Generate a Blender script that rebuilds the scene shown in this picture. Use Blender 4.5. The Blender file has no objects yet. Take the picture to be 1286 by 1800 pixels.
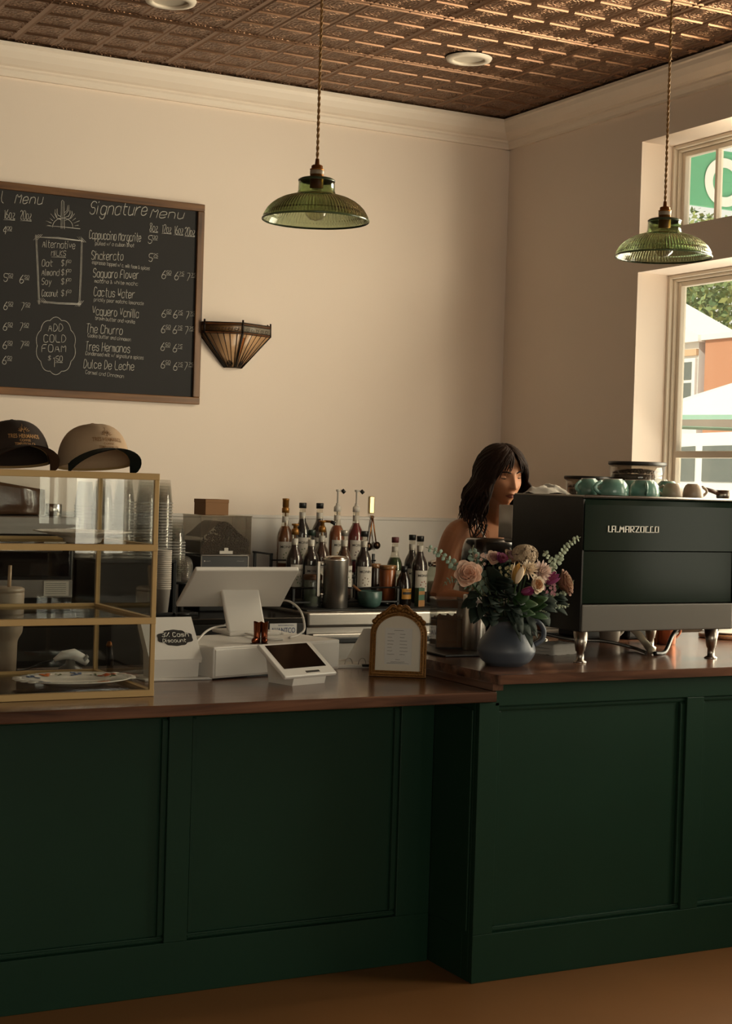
import bpy, bmesh, math, random
from mathutils import Vector, Matrix, noise
random.seed(7)
S = bpy.context.scene
COL = S.collection
PI = math.pi

# ---------------------------------------------------------------- camera
CAM_H = 1.46
F_PX, YAW, PITCH, ROLL = 2815.14, 0.48949023, -0.01927349, 0.02994329
fw = Vector((math.sin(YAW) * math.cos(PITCH), math.cos(YAW) * math.cos(PITCH), math.sin(PITCH)))
r0 = Vector((math.cos(YAW), -math.sin(YAW), 0))
u0 = r0.cross(fw)
rt = math.cos(ROLL) * r0 + math.sin(ROLL) * u0
up = -math.sin(ROLL) * r0 + math.cos(ROLL) * u0
CAM = Vector((0, 0, CAM_H))
cd = bpy.data.cameras.new('camera')
cd.sensor_fit = 'VERTICAL'
cd.sensor_height = 36.0
cd.lens = 36.0 * F_PX / 1800.0
cd.clip_start = 0.05
cd.clip_end = 300
cam = bpy.data.objects.new('camera', cd)
COL.objects.link(cam)
cam.matrix_world = Matrix(((rt.x, up.x, -fw.x, 0), (rt.y, up.y, -fw.y, 0), (rt.z, up.z, -fw.z, CAM_H), (0, 0, 0, 1)))
S.camera = cam


def P(x, y, X=None, Y=None, Z=None):
    """A point of the room seen at photograph pixel (x, y) that lies in the plane X=, Y= or Z=."""
    d = fw + rt * ((x - 643) / F_PX) - up * ((y - 900) / F_PX)
    t = X / d.x if X is not None else Y / d.y if Y is not None else (Z - CAM_H) / d.z
    return CAM + d * t


# ---------------------------------------------------------------- world, sun, window and fill light, exposure
W = bpy.data.worlds.new('sky')
S.world = W
W.use_nodes = True
bg = W.node_tree.nodes['Background']
bg.inputs[0].default_value = (1.0, 0.93, 0.82, 1)
bg.inputs[1].default_value = 1.4


def lamp(name, kind, loc, target, energy, color, size=None, portal=False):
    d = bpy.data.lights.new(name, kind)
    d.energy = energy
    d.color = color
    if kind == 'AREA':
        d.shape = 'RECTANGLE'
        d.size, d.size_y = size
        d.cycles.is_portal = portal
    o = bpy.data.objects.new(name, d)
    COL.objects.link(o)
    o.location = loc
    o.rotation_euler = (Vector(target) - Vector(loc)).to_track_quat('-Z', 'Y').to_euler()
    return o


sun = lamp('sun', 'SUN', (0, 0, 10), (7.5, 3.5, 4.5), 4.0, (1, 0.93, 0.8))
sun.data.angle = 0.02
XR, YB, HC = 4.312, 6.7, 3.241
XL, YF = -3.0, -3.4
# daylight through the shop's windows: each lamp stands in its own opening, except one added fill lamp
WINDOW_AND_FILL = [
    # name, loc, facing, (size along wall, height), energy, colour
    ('daylight_tall_window', (4.61, 4.27, 1.66), (0, 4.27, 1.66), (1.1, 1.42), 105, (1, 0.84, 0.65)),
    ('daylight_transom', (4.61, 4.27, 2.775), (0, 4.27, 2.775), (1.1, .36), 100, (1, 0.84, 0.65)),
    ('daylight_right_near', (4.61, 2.8, 1.75), (0, 2.8, 1.75), (1.0, 1.4), 50, (1, 0.86, 0.70)),
    ('added_ground_fill', (5.5, 4.5, -.08), (5.5, 4.5, 3), (1.7, 2.2), 190, (1, 0.88, 0.74)),  # added upward lamp lying on the ground outside, brightens ceiling and upper wall
    ('daylight_right_rear', (4.61, -1.3, 1.72), (0, -1.3, 1.72), (2.0, 1.5), 18, (1, 0.86, 0.70)),
    ('daylight_front_a', (3.95, -3.62, 1.55), (3.95, 5, 1.55), (.5, 1.5), 26, (1, 0.86, 0.70)),
    ('daylight_front_b', (-.1, -3.62, 1.75), (-.1, 5, 1.75), (4.0, 1.9), 140, (1, 0.86, 0.70)),
]
for n_, l_, t_, s_, e_, c_ in WINDOW_AND_FILL:
    lamp(n_, 'AREA', l_, t_, e_, c_, s_)
S.view_settings.view_transform = 'Standard'
S.view_settings.look = 'None'
S.view_settings.gamma = 1
S.view_settings.use_curve_mapping = False
S.view_settings.exposure = -0.22
S.cycles.use_denoising = True
S.cycles.max_bounces = 12
S.cycles.transparent_max_bounces = 24
S.cycles.diffuse_bounces = 5
S.cycles.sample_clamp_indirect = 6.0
S.cycles.caustics_refractive = False
S.cycles.caustics_reflective = False


# ---------------------------------------------------------------- materials
def lin(c):
    if isinstance(c, str):
        c = [int(c[i:i + 2], 16) / 255 for i in (0, 2, 4)]
        c = [v / 12.92 if v <= 0.04045 else ((v + 0.055) / 1.055) ** 2.4 for v in c]
    return (c[0], c[1], c[2], 1)


_mats = {}


def M(name, color='808080', rough=0.5, metal=0.0, var=0.06, scale=12.0, bump=0.0, bscale=60.0, coat=0.0, stretch=(1, 1, 1),
      emit=0.0, trans=0.0, spec=0.5, sss=0.0, sheen=0.0, ior=1.45):
    """Procedural principled material: noise varies its colour a little; optional noise bump."""
    if name in _mats:
        return _mats[name]
    m = bpy.data.materials.new(name)
    m.use_nodes = True
    nt = m.node_tree
    b = nt.nodes['Principled BSDF']
    c = lin(color)
    tc = nt.nodes.new('ShaderNodeTexCoord')
    mp = nt.nodes.new('ShaderNodeMapping')
    mp.inputs['Scale'].default_value = stretch
    nt.links.new(tc.outputs['Object'], mp.inputs[0])
    nz = nt.nodes.new('ShaderNodeTexNoise')
    nz.inputs['Scale'].default_value = scale
    nz.inputs['Detail'].default_value = 4
    nt.links.new(mp.outputs[0], nz.inputs['Vector'])
    mx = nt.nodes.new('ShaderNodeMix')
    mx.data_type = 'RGBA'
    mx.inputs[6].default_value = tuple(v * (1 - var) for v in c[:3]) + (1,)
    mx.inputs[7].default_value = tuple(min(1, v * (1 + var)) for v in c[:3]) + (1,)
    nt.links.new(nz.outputs[0], mx.inputs[0])
    nt.links.new(mx.outputs[2], b.inputs['Base Color'])
    b.inputs['Roughness'].default_value = rough
    b.inputs['Metallic'].default_value = metal
    b.inputs['IOR'].default_value = ior
    b.inputs['Specular IOR Level'].default_value = spec
    b.inputs['Coat Weight'].default_value = coat
    b.inputs['Coat Roughness'].default_value = 0.1
    b.inputs['Transmission Weight'].default_value = trans
    if sss:
        b.inputs['Subsurface Weight'].default_value = sss
        b.inputs['Subsurface Radius'].default_value = (0.012, 0.005, 0.003)
    if sheen:
        b.inputs['Sheen Weight'].default_value = sheen
    if emit:
        b.inputs['Emission Color'].default_value = c
        b.inputs['Emission Strength'].default_value = emit
    if bump:
        n2 = nt.nodes.new('ShaderNodeTexNoise')
        n2.inputs['Scale'].default_value = bscale
        n2.inputs['Detail'].default_value = 3
        nt.links.new(mp.outputs[0], n2.inputs['Vector'])
        bp = nt.nodes.new('ShaderNodeBump')
        bp.inputs['Strength'].default_value = bump
        bp.inputs['Distance'].default_value = 0.004
        nt.links.new(n2.outputs[0], bp.inputs['Height'])
        nt.links.new(bp.outputs[0], b.inputs['Normal'])
    _mats[name] = m
    return m


def wood(name, dark, light, axis=0, rough=0.3, coat=0.3, scale=1.0):
    if name in _mats:
        return _mats[name]
    m = M(name, light, rough, coat=coat)
    nt = m.node_tree
    b = nt.nodes['Principled BSDF']
    tc = nt.nodes.new('ShaderNodeTexCoord')
    mp = nt.nodes.new('ShaderNodeMapping')
    st = [26 * scale] * 3
    st[axis] = 1.6 * scale
    mp.inputs['Scale'].default_value = st
    nt.links.new(tc.outputs['Object'], mp.inputs[0])
    nz = nt.nodes.new('ShaderNodeTexNoise')
    nz.inputs['Scale'].default_value = 1.0
    nz.inputs['Detail'].default_value = 6
    nz.inputs['Distortion'].default_value = 0.8
    nt.links.new(mp.outputs[0], nz.inputs['Vector'])
    rp = nt.nodes.new('ShaderNodeValToRGB')
    rp.color_ramp.elements[0].position = 0.32
    rp.color_ramp.elements[0].color = lin(dark)
    rp.color_ramp.elements[1].position = 0.68
    rp.color_ramp.elements[1].color = lin(light)
    nt.links.new(nz.outputs[0], rp.inputs[0])
    nt.links.new(rp.outputs[0], b.inputs['Base Color'])
    bp = nt.nodes.new('ShaderNodeBump')
    bp.inputs['Strength'].default_value = 0.08
    bp.inputs['Distance'].default_value = 0.002
    nt.links.new(nz.outputs[0], bp.inputs['Height'])
    nt.links.new(bp.outputs[0], b.inputs['Normal'])
    return m


def pane(name, tint='ffffff', refl=0.9, haze=0.0, rough=0.0, hazecol='ffffff'):
    """Thin clear sheet: transparent, with fresnel reflection and an optional milky share."""
    if name in _mats:
        return _mats[name]
    m = bpy.data.materials.new(name)
    m.use_nodes = True
    nt = m.node_tree
    nt.nodes.clear()
    out = nt.nodes.new('ShaderNodeOutputMaterial')
    tr = nt.nodes.new('ShaderNodeBsdfTransparent')
    tr.inputs[0].default_value = lin(tint)
    gl = nt.nodes.new('ShaderNodeBsdfGlossy')
    gl.inputs['Roughness'].default_value = rough
    gl.inputs[0].default_value = (refl, refl, refl, 1)
    lw = nt.nodes.new('ShaderNodeFresnel')
    gm = nt.nodes.new('ShaderNodeNewGeometry')
    io = nt.nodes.new('ShaderNodeMath')          # same fresnel on both faces of a thin sheet
    io.operation = 'MULTIPLY_ADD'
    io.inputs[1].default_value = 1 / 1.5 - 1.5
    io.inputs[2].default_value = 1.5
    nt.links.new(gm.outputs['Backfacing'], io.inputs[0])
    nt.links.new(io.outputs[0], lw.inputs[0])
    mx = nt.nodes.new('ShaderNodeMixShader')
    nt.links.new(lw.outputs[0], mx.inputs[0])
    nt.links.new(tr.outputs[0], mx.inputs[1])
    nt.links.new(gl.outputs[0], mx.inputs[2])
    last = mx
    if haze:
        df = nt.nodes.new('ShaderNodeBsdfDiffuse')
        df.inputs[0].default_value = lin(hazecol)
        m2 = nt.nodes.new('ShaderNodeMixShader')
        m2.inputs[0].default_value = haze
        nt.links.new(mx.outputs[0], m2.inputs[1])
        nt.links.new(df.outputs[0], m2.inputs[2])
        last = m2
    nt.links.new(last.outputs[0], out.inputs[0])
    _mats[name] = m
    return m


# ---------------------------------------------------------------- mesh helpers
class B:
    """Collects shapes and links them as ONE mesh object."""

    def __init__(self):
        self.v, self.f, self.s, self.mi = [], [], [], []
        self.cur = 0

    def add(self, vs, fs, smooth=True):
        o = len(self.v)
        self.v += [tuple(v) for v in vs]
        for f in fs:
            self.f.append(tuple(i + o for i in f))
            self.s.append(smooth)
            self.mi.append(self.cur)
        return self

    def box(self, lo, hi, bev=0.0, mat=None, seg=2):
        bm = bmesh.new()
        bmesh.ops.create_cube(bm, size=1)
        for v in bm.verts:
            v.co = Vector([lo[i] + (v.co[i] + .5) * (hi[i] - lo[i]) for i in range(3)])
        if bev:
            bmesh.ops.bevel(bm, geom=bm.edges[:], offset=bev, segments=seg, profile=.5, affect='EDGES')
        return self.bm(bm, mat, smooth=False)

    def bm(self, bm, mat=None, smooth=True):
        if mat is not None:
            bmesh.ops.transform(bm, matrix=mat, verts=bm.verts[:])
        bm.verts.index_update()
        self.add([v.co for v in bm.verts], [[v.index for v in f.verts] for f in bm.faces], smooth)
        bm.free()
        return self

    def lathe(self, prof, c=(0, 0, 0), seg=32, axis='Z', cap=True, sx=1, sy=1, smooth=True):
        """prof: list of (radius, height)."""
        vs, fs = [], []
        n = len(prof)
        for r, h in prof:
            for k in range(seg):
                a = 2 * PI * k / seg
                p = (r * math.cos(a) * sx, r * math.sin(a) * sy, h)
                if axis == 'Y':
                    p = (p[0], h, p[1])
                elif axis == 'X':
                    p = (h, p[0], p[1])
                vs.append((p[0] + c[0], p[1] + c[1], p[2] + c[2]))
        for i in range(n - 1):
            for k in range(seg):
                k2 = (k + 1) % seg
                fs.append((i * seg + k, i * seg + k2, (i + 1) * seg + k2, (i + 1) * seg + k))
        if cap:
            if prof[0][0] > 1e-5:
                fs.append(tuple(reversed(range(seg))))
            if prof[-1][0] > 1e-5:
                fs.append(tuple(range((n - 1) * seg, n * seg)))
        return self.add(vs, fs, smooth)

    def tube(self, pts, r, seg=8, cap=True, flat=1.0, closed=False):
        """Sweep along pts; r is a number or a list; flat squashes across the second axis."""
        pts = [Vector(p) for p in pts]
        n = len(pts)
        if n < 2:
            return self
        vs, fs = [], []
        t0 = (pts[1] - pts[0]).normalized()
        ref = Vector((0, 0, 1)) if abs(t0.z) < .9 else Vector((0, 1, 0))
        nrm = (ref - t0 * ref.dot(t0)).normalized()
        for i, p in enumerate(pts):
            a, b = pts[max(0, i - 1)], pts[min(n - 1, i + 1)]
            if closed:
                a, b = pts[i - 1], pts[(i + 1) % n]
            t = (b - a)
            t = t.normalized() if t.length > 1e-9 else t0
            nn = nrm - t * nrm.dot(t)
            if nn.length > 1e-6:
                nrm = nn.normalized()
            bn = t.cross(nrm)
            rr = r[i] if isinstance(r, (list, tuple)) else r
            for k in range(seg):
                an = 2 * PI * k / seg
                vs.append(p + nrm * (math.cos(an) * rr * flat) + bn * (math.sin(an) * rr))
        m = n if closed else n - 1
        for i in range(m):
            j = (i + 1) % n
            for k in range(seg):
                k2 = (k + 1) % seg
                fs.append((i * seg + k, i * seg + k2, j * seg + k2, j * seg + k))
        if cap and not closed:
            fs.append(tuple(reversed(range(seg))))
            fs.append(tuple(range((n - 1) * seg, n * seg)))
        return self.add(vs, fs)

    def prism(self, poly, d, o=(0, 0, 0), ax=(1, 0, 0), ay=(0, 0, 1), smooth=False):
        """poly of (u, v) in the plane o + u*ax + v*ay, pushed along vector d."""
        o, ax, ay, d = Vector(o), Vector(ax), Vector(ay), Vector(d)
        n = len(poly)
        vs = [o + ax * u + ay * v for u, v in poly]
        vs += [p + d for p in vs]
        fs = [tuple(range(n)), tuple(reversed(range(n, 2 * n)))]
        fs += [(i, n + i, n + (i + 1) % n, (i + 1) % n) for i in range(n)]
        return self.add(vs, fs, smooth)

    def sheet(self, grid, thick=0.0, smooth=True):
        """grid[i][j] of points -> surface; with thick a closed shell."""
        a, b = len(grid), len(grid[0])
        vs = [Vector(p) for row in grid for p in row]
        fs = [(i * b + j, i * b + j + 1, (i + 1) * b + j + 1, (i + 1) * b + j) for i in range(a - 1) for j in range(b - 1)]
        if thick:
            nn = [Vector() for _ in vs]
            for f in fs:
                n = (vs[f[1]] - vs[f[0]]).cross(vs[f[3]] - vs[f[0]])
                if n.length < 1e-12:
                    n = (vs[f[2]] - vs[f[1]]).cross(vs[f[3]] - vs[f[2]])
                for i in f:
                    nn[i] += n
            top = [v + (n.normalized() * thick if n.length > 1e-15 else n) for v, n in zip(vs, nn)]
            m = len(vs)
            rim = [(0 + j) for j in range(b)] + [i * b + b - 1 for i in range(1, a)] + [(a - 1) * b + j for j in range(b - 2, -1, -1)] + [i * b for i in range(a - 2, 0, -1)]
            fs = [tuple(reversed(f)) for f in fs] + [tuple(i + m for i in f) for f in fs]
            for i in range(len(rim)):
                p, q = rim[i], rim[(i + 1) % len(rim)]
                fs.append((p, q, q + m, p + m))
            vs = vs + top
        return self.add(vs, fs, smooth)

    def ball(self, c, r, u=16, v=10, sc=(1, 1, 1)):
        bm = bmesh.new()
        bmesh.ops.create_uvsphere(bm, u_segments=u, v_segments=v, radius=1)
        for q in bm.verts:
            q.co = Vector((c[0] + q.co.x * r * sc[0], c[1] + q.co.y * r * sc[1], c[2] + q.co.z * r * sc[2]))
        return self.bm(bm)

    def xf(self, mat, start=0):
        for i in range(start, len(self.v)):
            self.v[i] = tuple(mat @ Vector(self.v[i]))
        return self

    def mesh(self, name, mats):
        me = bpy.data.meshes.new(name)
        me.from_pydata(self.v, [], self.f)
        for m in (mats if isinstance(mats, (list, tuple)) else [mats]):
            me.materials.append(m)
        me.polygons.foreach_set('use_smooth', self.s)
        me.polygons.foreach_set('material_index', self.mi)
        me.update()
        return me

    def obj(self, name, mats, parent=None, label=None, autosmooth=True):
        o = bpy.data.objects.new(name, self.mesh(name, mats))
        COL.objects.link(o)
        if parent is not None:
            o.parent = parent
        if label:
            o['label'] = label
        return o


def tag(o, label, cat, group=None):
    o['label'] = label
    o['category'] = cat
    if group:
        o['group'] = group
    return o


def thing(name, label, cat, loc=(0, 0, 0), rz=0.0, group=None):
    o = bpy.data.objects.new(name, None)
    o.empty_display_size = .05
    COL.objects.link(o)
    o.location = loc
    o.rotation_euler = (0, 0, rz)
    return tag(o, label, cat, group)


def struct(o):
    o['kind'] = 'structure'
    return o


def kids(o):
    return [c for c in COL.objects if c.parent == o]


def dup(root, loc, rz=0.0, label=None, group=None, scale=None):
    r = root.copy()
    COL.objects.link(r)
    r.location = loc
    r.rotation_euler = (0, 0, rz)
    if scale:
        r.scale = (scale, scale, scale)
    if label:
        r['label'] = label
    if group:
        r['group'] = group
    for ch in kids(root):
        c = ch.copy()
        COL.objects.link(c)
        c.parent = r
        for g in kids(ch):
            d = g.copy()
            COL.objects.link(d)
            d.parent = c
    return r


# ---------------------------------------------------------------- lettering: a single-stroke hand and the built-in print font
GL = {}
for ent in '''a 453616050312324346,4642|b 0802,0536464443321203|c 45361605031232 43|d 4842,4536160503123243|e 04444536160503123243|f 382817 12,0636|g 453616050312 3243,464130100 1
h 0802,0516364542|i 0602,0708|j 2621100 0,2728|k 0802,3604,1432|l 080312|m 0602,05162522,25364542|n 0602,0516364542|o 16050312324345361 6|p 0600,0516364543321203|q 4640,4536160503123243
r 0602,041636|s 45361605143443321203|t 18132232,0636|u 0603123243,4642|v 062246|w 0612243246|x 0642,4602|y 0623,4610|z 06460242|A 022842,1434|B 02082838474635 05,35444332 02|C 473818070312 3243|D 02082846442202
E 48080242,0535|F 480802,0535|G 47381807031232434525|H 0802,4842,0545|I 0802|J 38331203|K 0802,4805,1542|L 080242|M 0208254842|N 02084248|O 18070312324347381 8|P 02083847463505|Q 180703123243473818,2442
R 02083847463505,2542|S 473818070615354443321203|T 0848,2822|U 080312324348|V 082248|W 0812263248|X 0842,4802|Y 0825,4825,2522|Z 08480242|0 180703123243473818|1 172822|2 071838474602 42|3 071838474635 15,354443321203
4 380444,3832|5 480805354443321203|6 381604031232434435 15 04|7 084812|8 281807162534433212031425364738 28|9 46351506071838474642|& 42160718261403122244|$ 473818070615354443321203,2921|% 4802,0807,4342|. 0203|- 0525|/ 4802|' 0807|, 1201'''.replace('\n', '|').split('|'):
    k, s = ent[0], ent[1:].replace(' ', '')
    GL[k] = [[(int(t[i]), int(t[i + 1]) - 2) for i in range(0, len(t), 2)] for t in s.split(',')]


def hand(text, jit=0.18, slant=0.12):
    """Strokes of a line of handwriting, in units of cap height 1, and its width."""
    x, out = 0.0, []
    for ch in text:
        if ch == ' ':
            x += 3
            continue
        g = GL.get(ch, [])
        wd = max([p[0] for s in g for p in s] + [1])
        for s in g:
            q = [(x + a + random.uniform(-jit, jit), b + random.uniform(-jit, jit)) for a, b in s]
            if len(q) > 2:      # round the corners like a hand does
                q2 = [q[0]]
                for i in range(1, len(q) - 1):
                    q2 += [tuple(.72 * q[i][j] + .28 * q[i - 1][j] for j in (0, 1)), tuple(.72 * q[i][j] + .28 * q[i + 1][j] for j in (0, 1))]
                q = q2 + [q[-1]]
            out.append([((a + b * slant) / 6, b / 6) for a, b in q])
        x += wd + 1.5
    return out, max(.01, (x - 1.5) / 6)


def write_hand(b, text, O, U, V, h, width=None, r=0.0014, lift=None, jit=0.18, slant=0.12):
    """Chalk strokes of text from O along unit U, up unit V, cap height h."""
    st, w = hand(text, jit, slant)
    sx = (width / w) if width else h
    for s in st:
        b.tube([O + U * (a * sx) + V * (c * h) for a, c in s], r, seg=5)


_txt = {}


def print_text(b, text, O, U, V, h, width=None, bold=0.0, N=None, thick=0.0004, warp=None, align='L'):
    """Built-in print letters as flat mesh from O along U, up V; h is the cap height."""
    key = (text, bold)
    if key not in _txt:
        cu = bpy.data.curves.new('t', 'FONT')
        cu.body = text
        cu.size = 1
        cu.offset = bold
        cu.resolution_u = 4 if text != 'OPEN' else 12
        ob = bpy.data.objects.new('t', cu)
        COL.objects.link(ob)
        dg = bpy.context.evaluated_depsgraph_get()
        me = bpy.data.meshes.new_from_object(ob.evaluated_get(dg))
        _txt[key] = ([v.co.copy() for v in me.vertices], [tuple(p.vertices) for p in me.polygons])
        bpy.data.objects.remove(ob)
        bpy.data.curves.remove(cu)
        bpy.data.meshes.remove(me)
    vs, fs = _txt[key]
    if not vs:
        return
    x0, x1 = min(v.x for v in vs), max(v.x for v in vs)
    k = h / .72
    kx = width / (x1 - x0) if width else k
    sh = x0 if align == 'L' else (x0 + x1) / 2
    if N is None:
        N = U.cross(V)
    pts = [((v.x - sh) * kx, v.y * k) for v in vs]
    if warp:
        b.add([warp(u, v) for u, v in pts], fs, False)
    else:
        b.add([O + U * u + V * v + N * thick for u, v in pts], fs, False)


X_, Y_, Z_ = Vector((1, 0, 0)), Vector((0, 1, 0)), Vector((0, 0, 1))


def arc(c, r, a0, a1, n, ax=X_, ay=Z_):
    c = Vector(c)
    return [c + ax * (r * math.cos(a0 + (a1 - a0) * i / n)) + ay * (r * math.sin(a0 + (a1 - a0) * i / n)) for i in range(n + 1)]


def bez(p0, p1, p2, p3, n=16):
    p0, p1, p2, p3 = map(Vector, (p0, p1, p2, p3))
    return [p0 * (1 - t) ** 3 + p1 * 3 * t * (1 - t) ** 2 + p2 * 3 * t * t * (1 - t) + p3 * t ** 3 for t in [i / n for i in range(n + 1)]]


def spline(pts, n=8):
    """Catmull-Rom through pts."""
    p = [Vector(q) for q in pts]
    p = [p[0] * 2 - p[1]] + p + [p[-1] * 2 - p[-2]]
    out = []
    for i in range(1, len(p) - 2):
        for k in range(n):
            t = k / n
            out.append(.5 * ((2 * p[i]) + (p[i + 1] - p[i - 1]) * t + (2 * p[i - 1] - 5 * p[i] + 4 * p[i + 1] - p[i + 2]) * t * t + (3 * p[i] - p[i - 1] - 3 * p[i + 1] + p[i + 2]) * t ** 3))
    return out + [p[-2]]

# ================================================================ the room
PAINT = M('wall_paint', 'e6d6c7', .75, var=.02, scale=3, bump=.05, bscale=180)
TRIMW = M('trim_paint', 'e8dacb', .45, var=.02)
FRAMEP = M('window_paint', 'd8ccba', .45, var=.02)
FLOORM = M('floor_concrete', '845a34', .42, var=.22, scale=1.6, bump=.05, bscale=25)


def tin():
    m = M('pressed_tin', '7a5c47', .36, metal=.88, var=.12, scale=2.0)
    nt = m.node_tree
    b = nt.nodes['Principled BSDF']
    tc = nt.nodes.new('ShaderNodeTexCoord')
    sp = nt.nodes.new('ShaderNodeSeparateXYZ')
    nt.links.new(tc.outputs['Object'], sp.inputs[0])

    def mth(op, a, b_=None):
        n = nt.nodes.new('ShaderNodeMath')
        n.operation = op
        for i, q in enumerate((a, b_)):
            if q is None:
                continue
            if isinstance(q, (int, float)):
                n.inputs[i].default_value = q
            else:
                nt.links.new(q, n.inputs[i])
        return n.outputs[0]
    mir = []
    for ax, off, size in (('X', 1.786, .673 / 4), ('Y', 5.97, .65 / 4)):
        u = mth('FRACT', mth('DIVIDE', mth('SUBTRACT', sp.outputs[ax], off - 20 * size * 4), size))
        mir.append(mth('ABSOLUTE', mth('SUBTRACT', u, .5)))
    cb = nt.nodes.new('ShaderNodeCombineXYZ')
    nt.links.new(mir[0], cb.inputs[0])
    nt.links.new(mir[1], cb.inputs[1])
    wv = nt.nodes.new('ShaderNodeTexWave')
    wv.wave_type = 'RINGS'
    wv.rings_direction = 'Z'
    wv.inputs['Scale'].default_value = 3.2
    wv.inputs['Distortion'].default_value = 5.5
    wv.inputs['Detail'].default_value = 1.0
    wv.inputs['Detail Scale'].default_value = 2.6
    nt.links.new(cb.outputs[0], wv.inputs['Vector'])
    edge = mth('MULTIPLY', mth('LESS_THAN', mir[0], .40), mth('LESS_THAN', mir[1], .40))
    h = mth('MULTIPLY', wv.outputs['Fac'], edge)
    bp = nt.nodes.new('ShaderNodeBump')
    bp.inputs['Strength'].default_value = 1.0
    bp.inputs['Distance'].default_value = 0.006
    bp.invert = True
    nt.links.new(h, bp.inputs['Height'])
    nt.links.new(bp.outputs[0], b.inputs['Normal'])
    return m


TIN = tin()
b = B()
b.box((XL, YF, -.12), (XR + .31, YB + .2, 0))
struct(b.obj('floor', FLOORM))
b = B()
b.box((XL, YF, HC), (XR + .31, YB + .2, HC + .15))
TX, TY = .673, .65


def ridge_x(x0, x1, y, w, h):
    b.add([(x0, y - w, HC), (x0, y + w, HC), (x0, y, HC - h), (x1, y - w, HC), (x1, y + w, HC), (x1, y, HC - h)], [(0, 3, 5, 2), (2, 5, 4, 1), (0, 2, 1), (3, 4, 5)], False)


def ridge_y(y0, y1, x, w, h):
    b.add([(x - w, y0, HC), (x + w, y0, HC), (x, y0, HC - h), (x - w, y1, HC), (x + w, y1, HC), (x, y1, HC - h)], [(0, 2, 5, 3), (1, 4, 5, 2), (0, 1, 2), (3, 5, 4)], False)


for i in range(-6, 5):
    xs = 1.786 + i * TX
    for o_ in (-.016, .016):
        if xs < XR - .05:
            ridge_y(0, YB - .02, xs + o_, .006, .005)
    for q in range(1, 4):
        x = xs + q * TX / 4
        if x < XR - .03:
            ridge_y(0, YB - .02, x, .006, .004)
for j in range(-8, 2):
    ys = 5.97 + j * TY
    for o_ in (-.014, .014):
        if ys < YB - .05:
            ridge_x(XL + .02, XR - .02, ys + o_, .005, .005)
    for q in range(1, 4):
        y = ys + q * TY / 4
        if y > YB - .03:
            continue
        for i in range(-24, 16):
            x = 1.786 + i * TX / 4
            if XL < x < XR - TX / 4:
                ridge_x(x + .014, x + TX / 4 - .014, y, .0045, .0055)
struct(b.obj('ceiling', TIN))

# right wall with its openings: (y0, y1, z0, z1)
RW_OPEN = [(3.70, 5.64, .90, 2.405), (3.70, 5.64, 2.573, 2.973), (2.3, 3.3, 1.0, 2.5), (-2.35, -.25, .95, 2.5)]


def wall_grid(b, opens, a0, a1, z1, mk):
    """Fill a wall between a0..a1, 0..z1 around its openings with boxes made by mk(a0, a1, z0, z1)."""
    cuts = sorted({a0, a1, *[o[0] for o in opens], *[o[1] for o in opens]})
    for i in range(len(cuts) - 1):
        c0, c1 = cuts[i], cuts[i + 1]
        hs = sorted([(o[2], o[3]) for o in opens if o[0] <= c0 and o[1] >= c1])
        z = 0
        for h0, h1 in hs:
            mk(c0, c1, z, h0)
            z = h1
        mk(c0, c1, z, z1)


b = B()
wall_grid(b, RW_OPEN, YF - .2, YB + .2, HC, lambda a, c, z0, z1: b.box((XR, a, z0), (XR + .24, c, z1)))
struct(b.obj('wall_right', PAINT))
b = B()
b.box((XL - .2, YB, 0), (XR, YB + .2, HC))
struct(b.obj('wall_back', PAINT))
FR_OPEN = [(-2.1, 1.9, .8, 2.7), (3.7, 4.2, .8, 2.3)]
b = B()
wall_grid(b, FR_OPEN, XL - .2, XR, HC, lambda a, c, z0, z1: b.box((a, YF - .2, z0), (c, YF, z1)))
struct(b.obj('wall_front', M('front_wall_paint', '64564a', .75, var=.02)))
b = B()
b.box((XL - .2, YF, 0), (XL, YB, HC))
struct(b.obj('wall_left', PAINT))

# crown moulding, profile in (out from wall, down from ceiling)
CROWN = [(0, 0), (.105, 0), (.105, .012), (.098, .018), (.092, .034), (.075, .058), (.05, .078), (.034, .084), (.034, .092), (.026, .098), (.018, .112), (.018, .122), (0, .122)]
b = B()
zc = HC - .008
b.prism([(u, -v) for u, v in CROWN], (XR - XL, 0, 0), (XL, YB, zc), (0, -1, 0), (0, 0, 1))
struct(b.obj('trim_1', TRIMW))
b = B()
b.prism([(u, -v) for u, v in CROWN], (0, YB - YF, 0), (XR, YF, zc), (-1, 0, 0), (0, 0, 1))
struct(b.obj('trim_2', TRIMW))
# washable panel behind the work counter, with its cap strip
PANELW = M('wall_panel', 'cfc9c2', .4, var=.02)
b = B()
b.box((XL, YB - .005, .0), (XR, YB, 1.28))
b.box((2.95, YB - .009, .3), (2.975, YB - .005, 1.28))
b.box((XL, YB - .010, 1.276), (XR, YB, 1.292), .003)
struct(b.obj('trim_3', PANELW))

GLASS_W = pane('window_glass', 'f4f7f4', .7)


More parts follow.
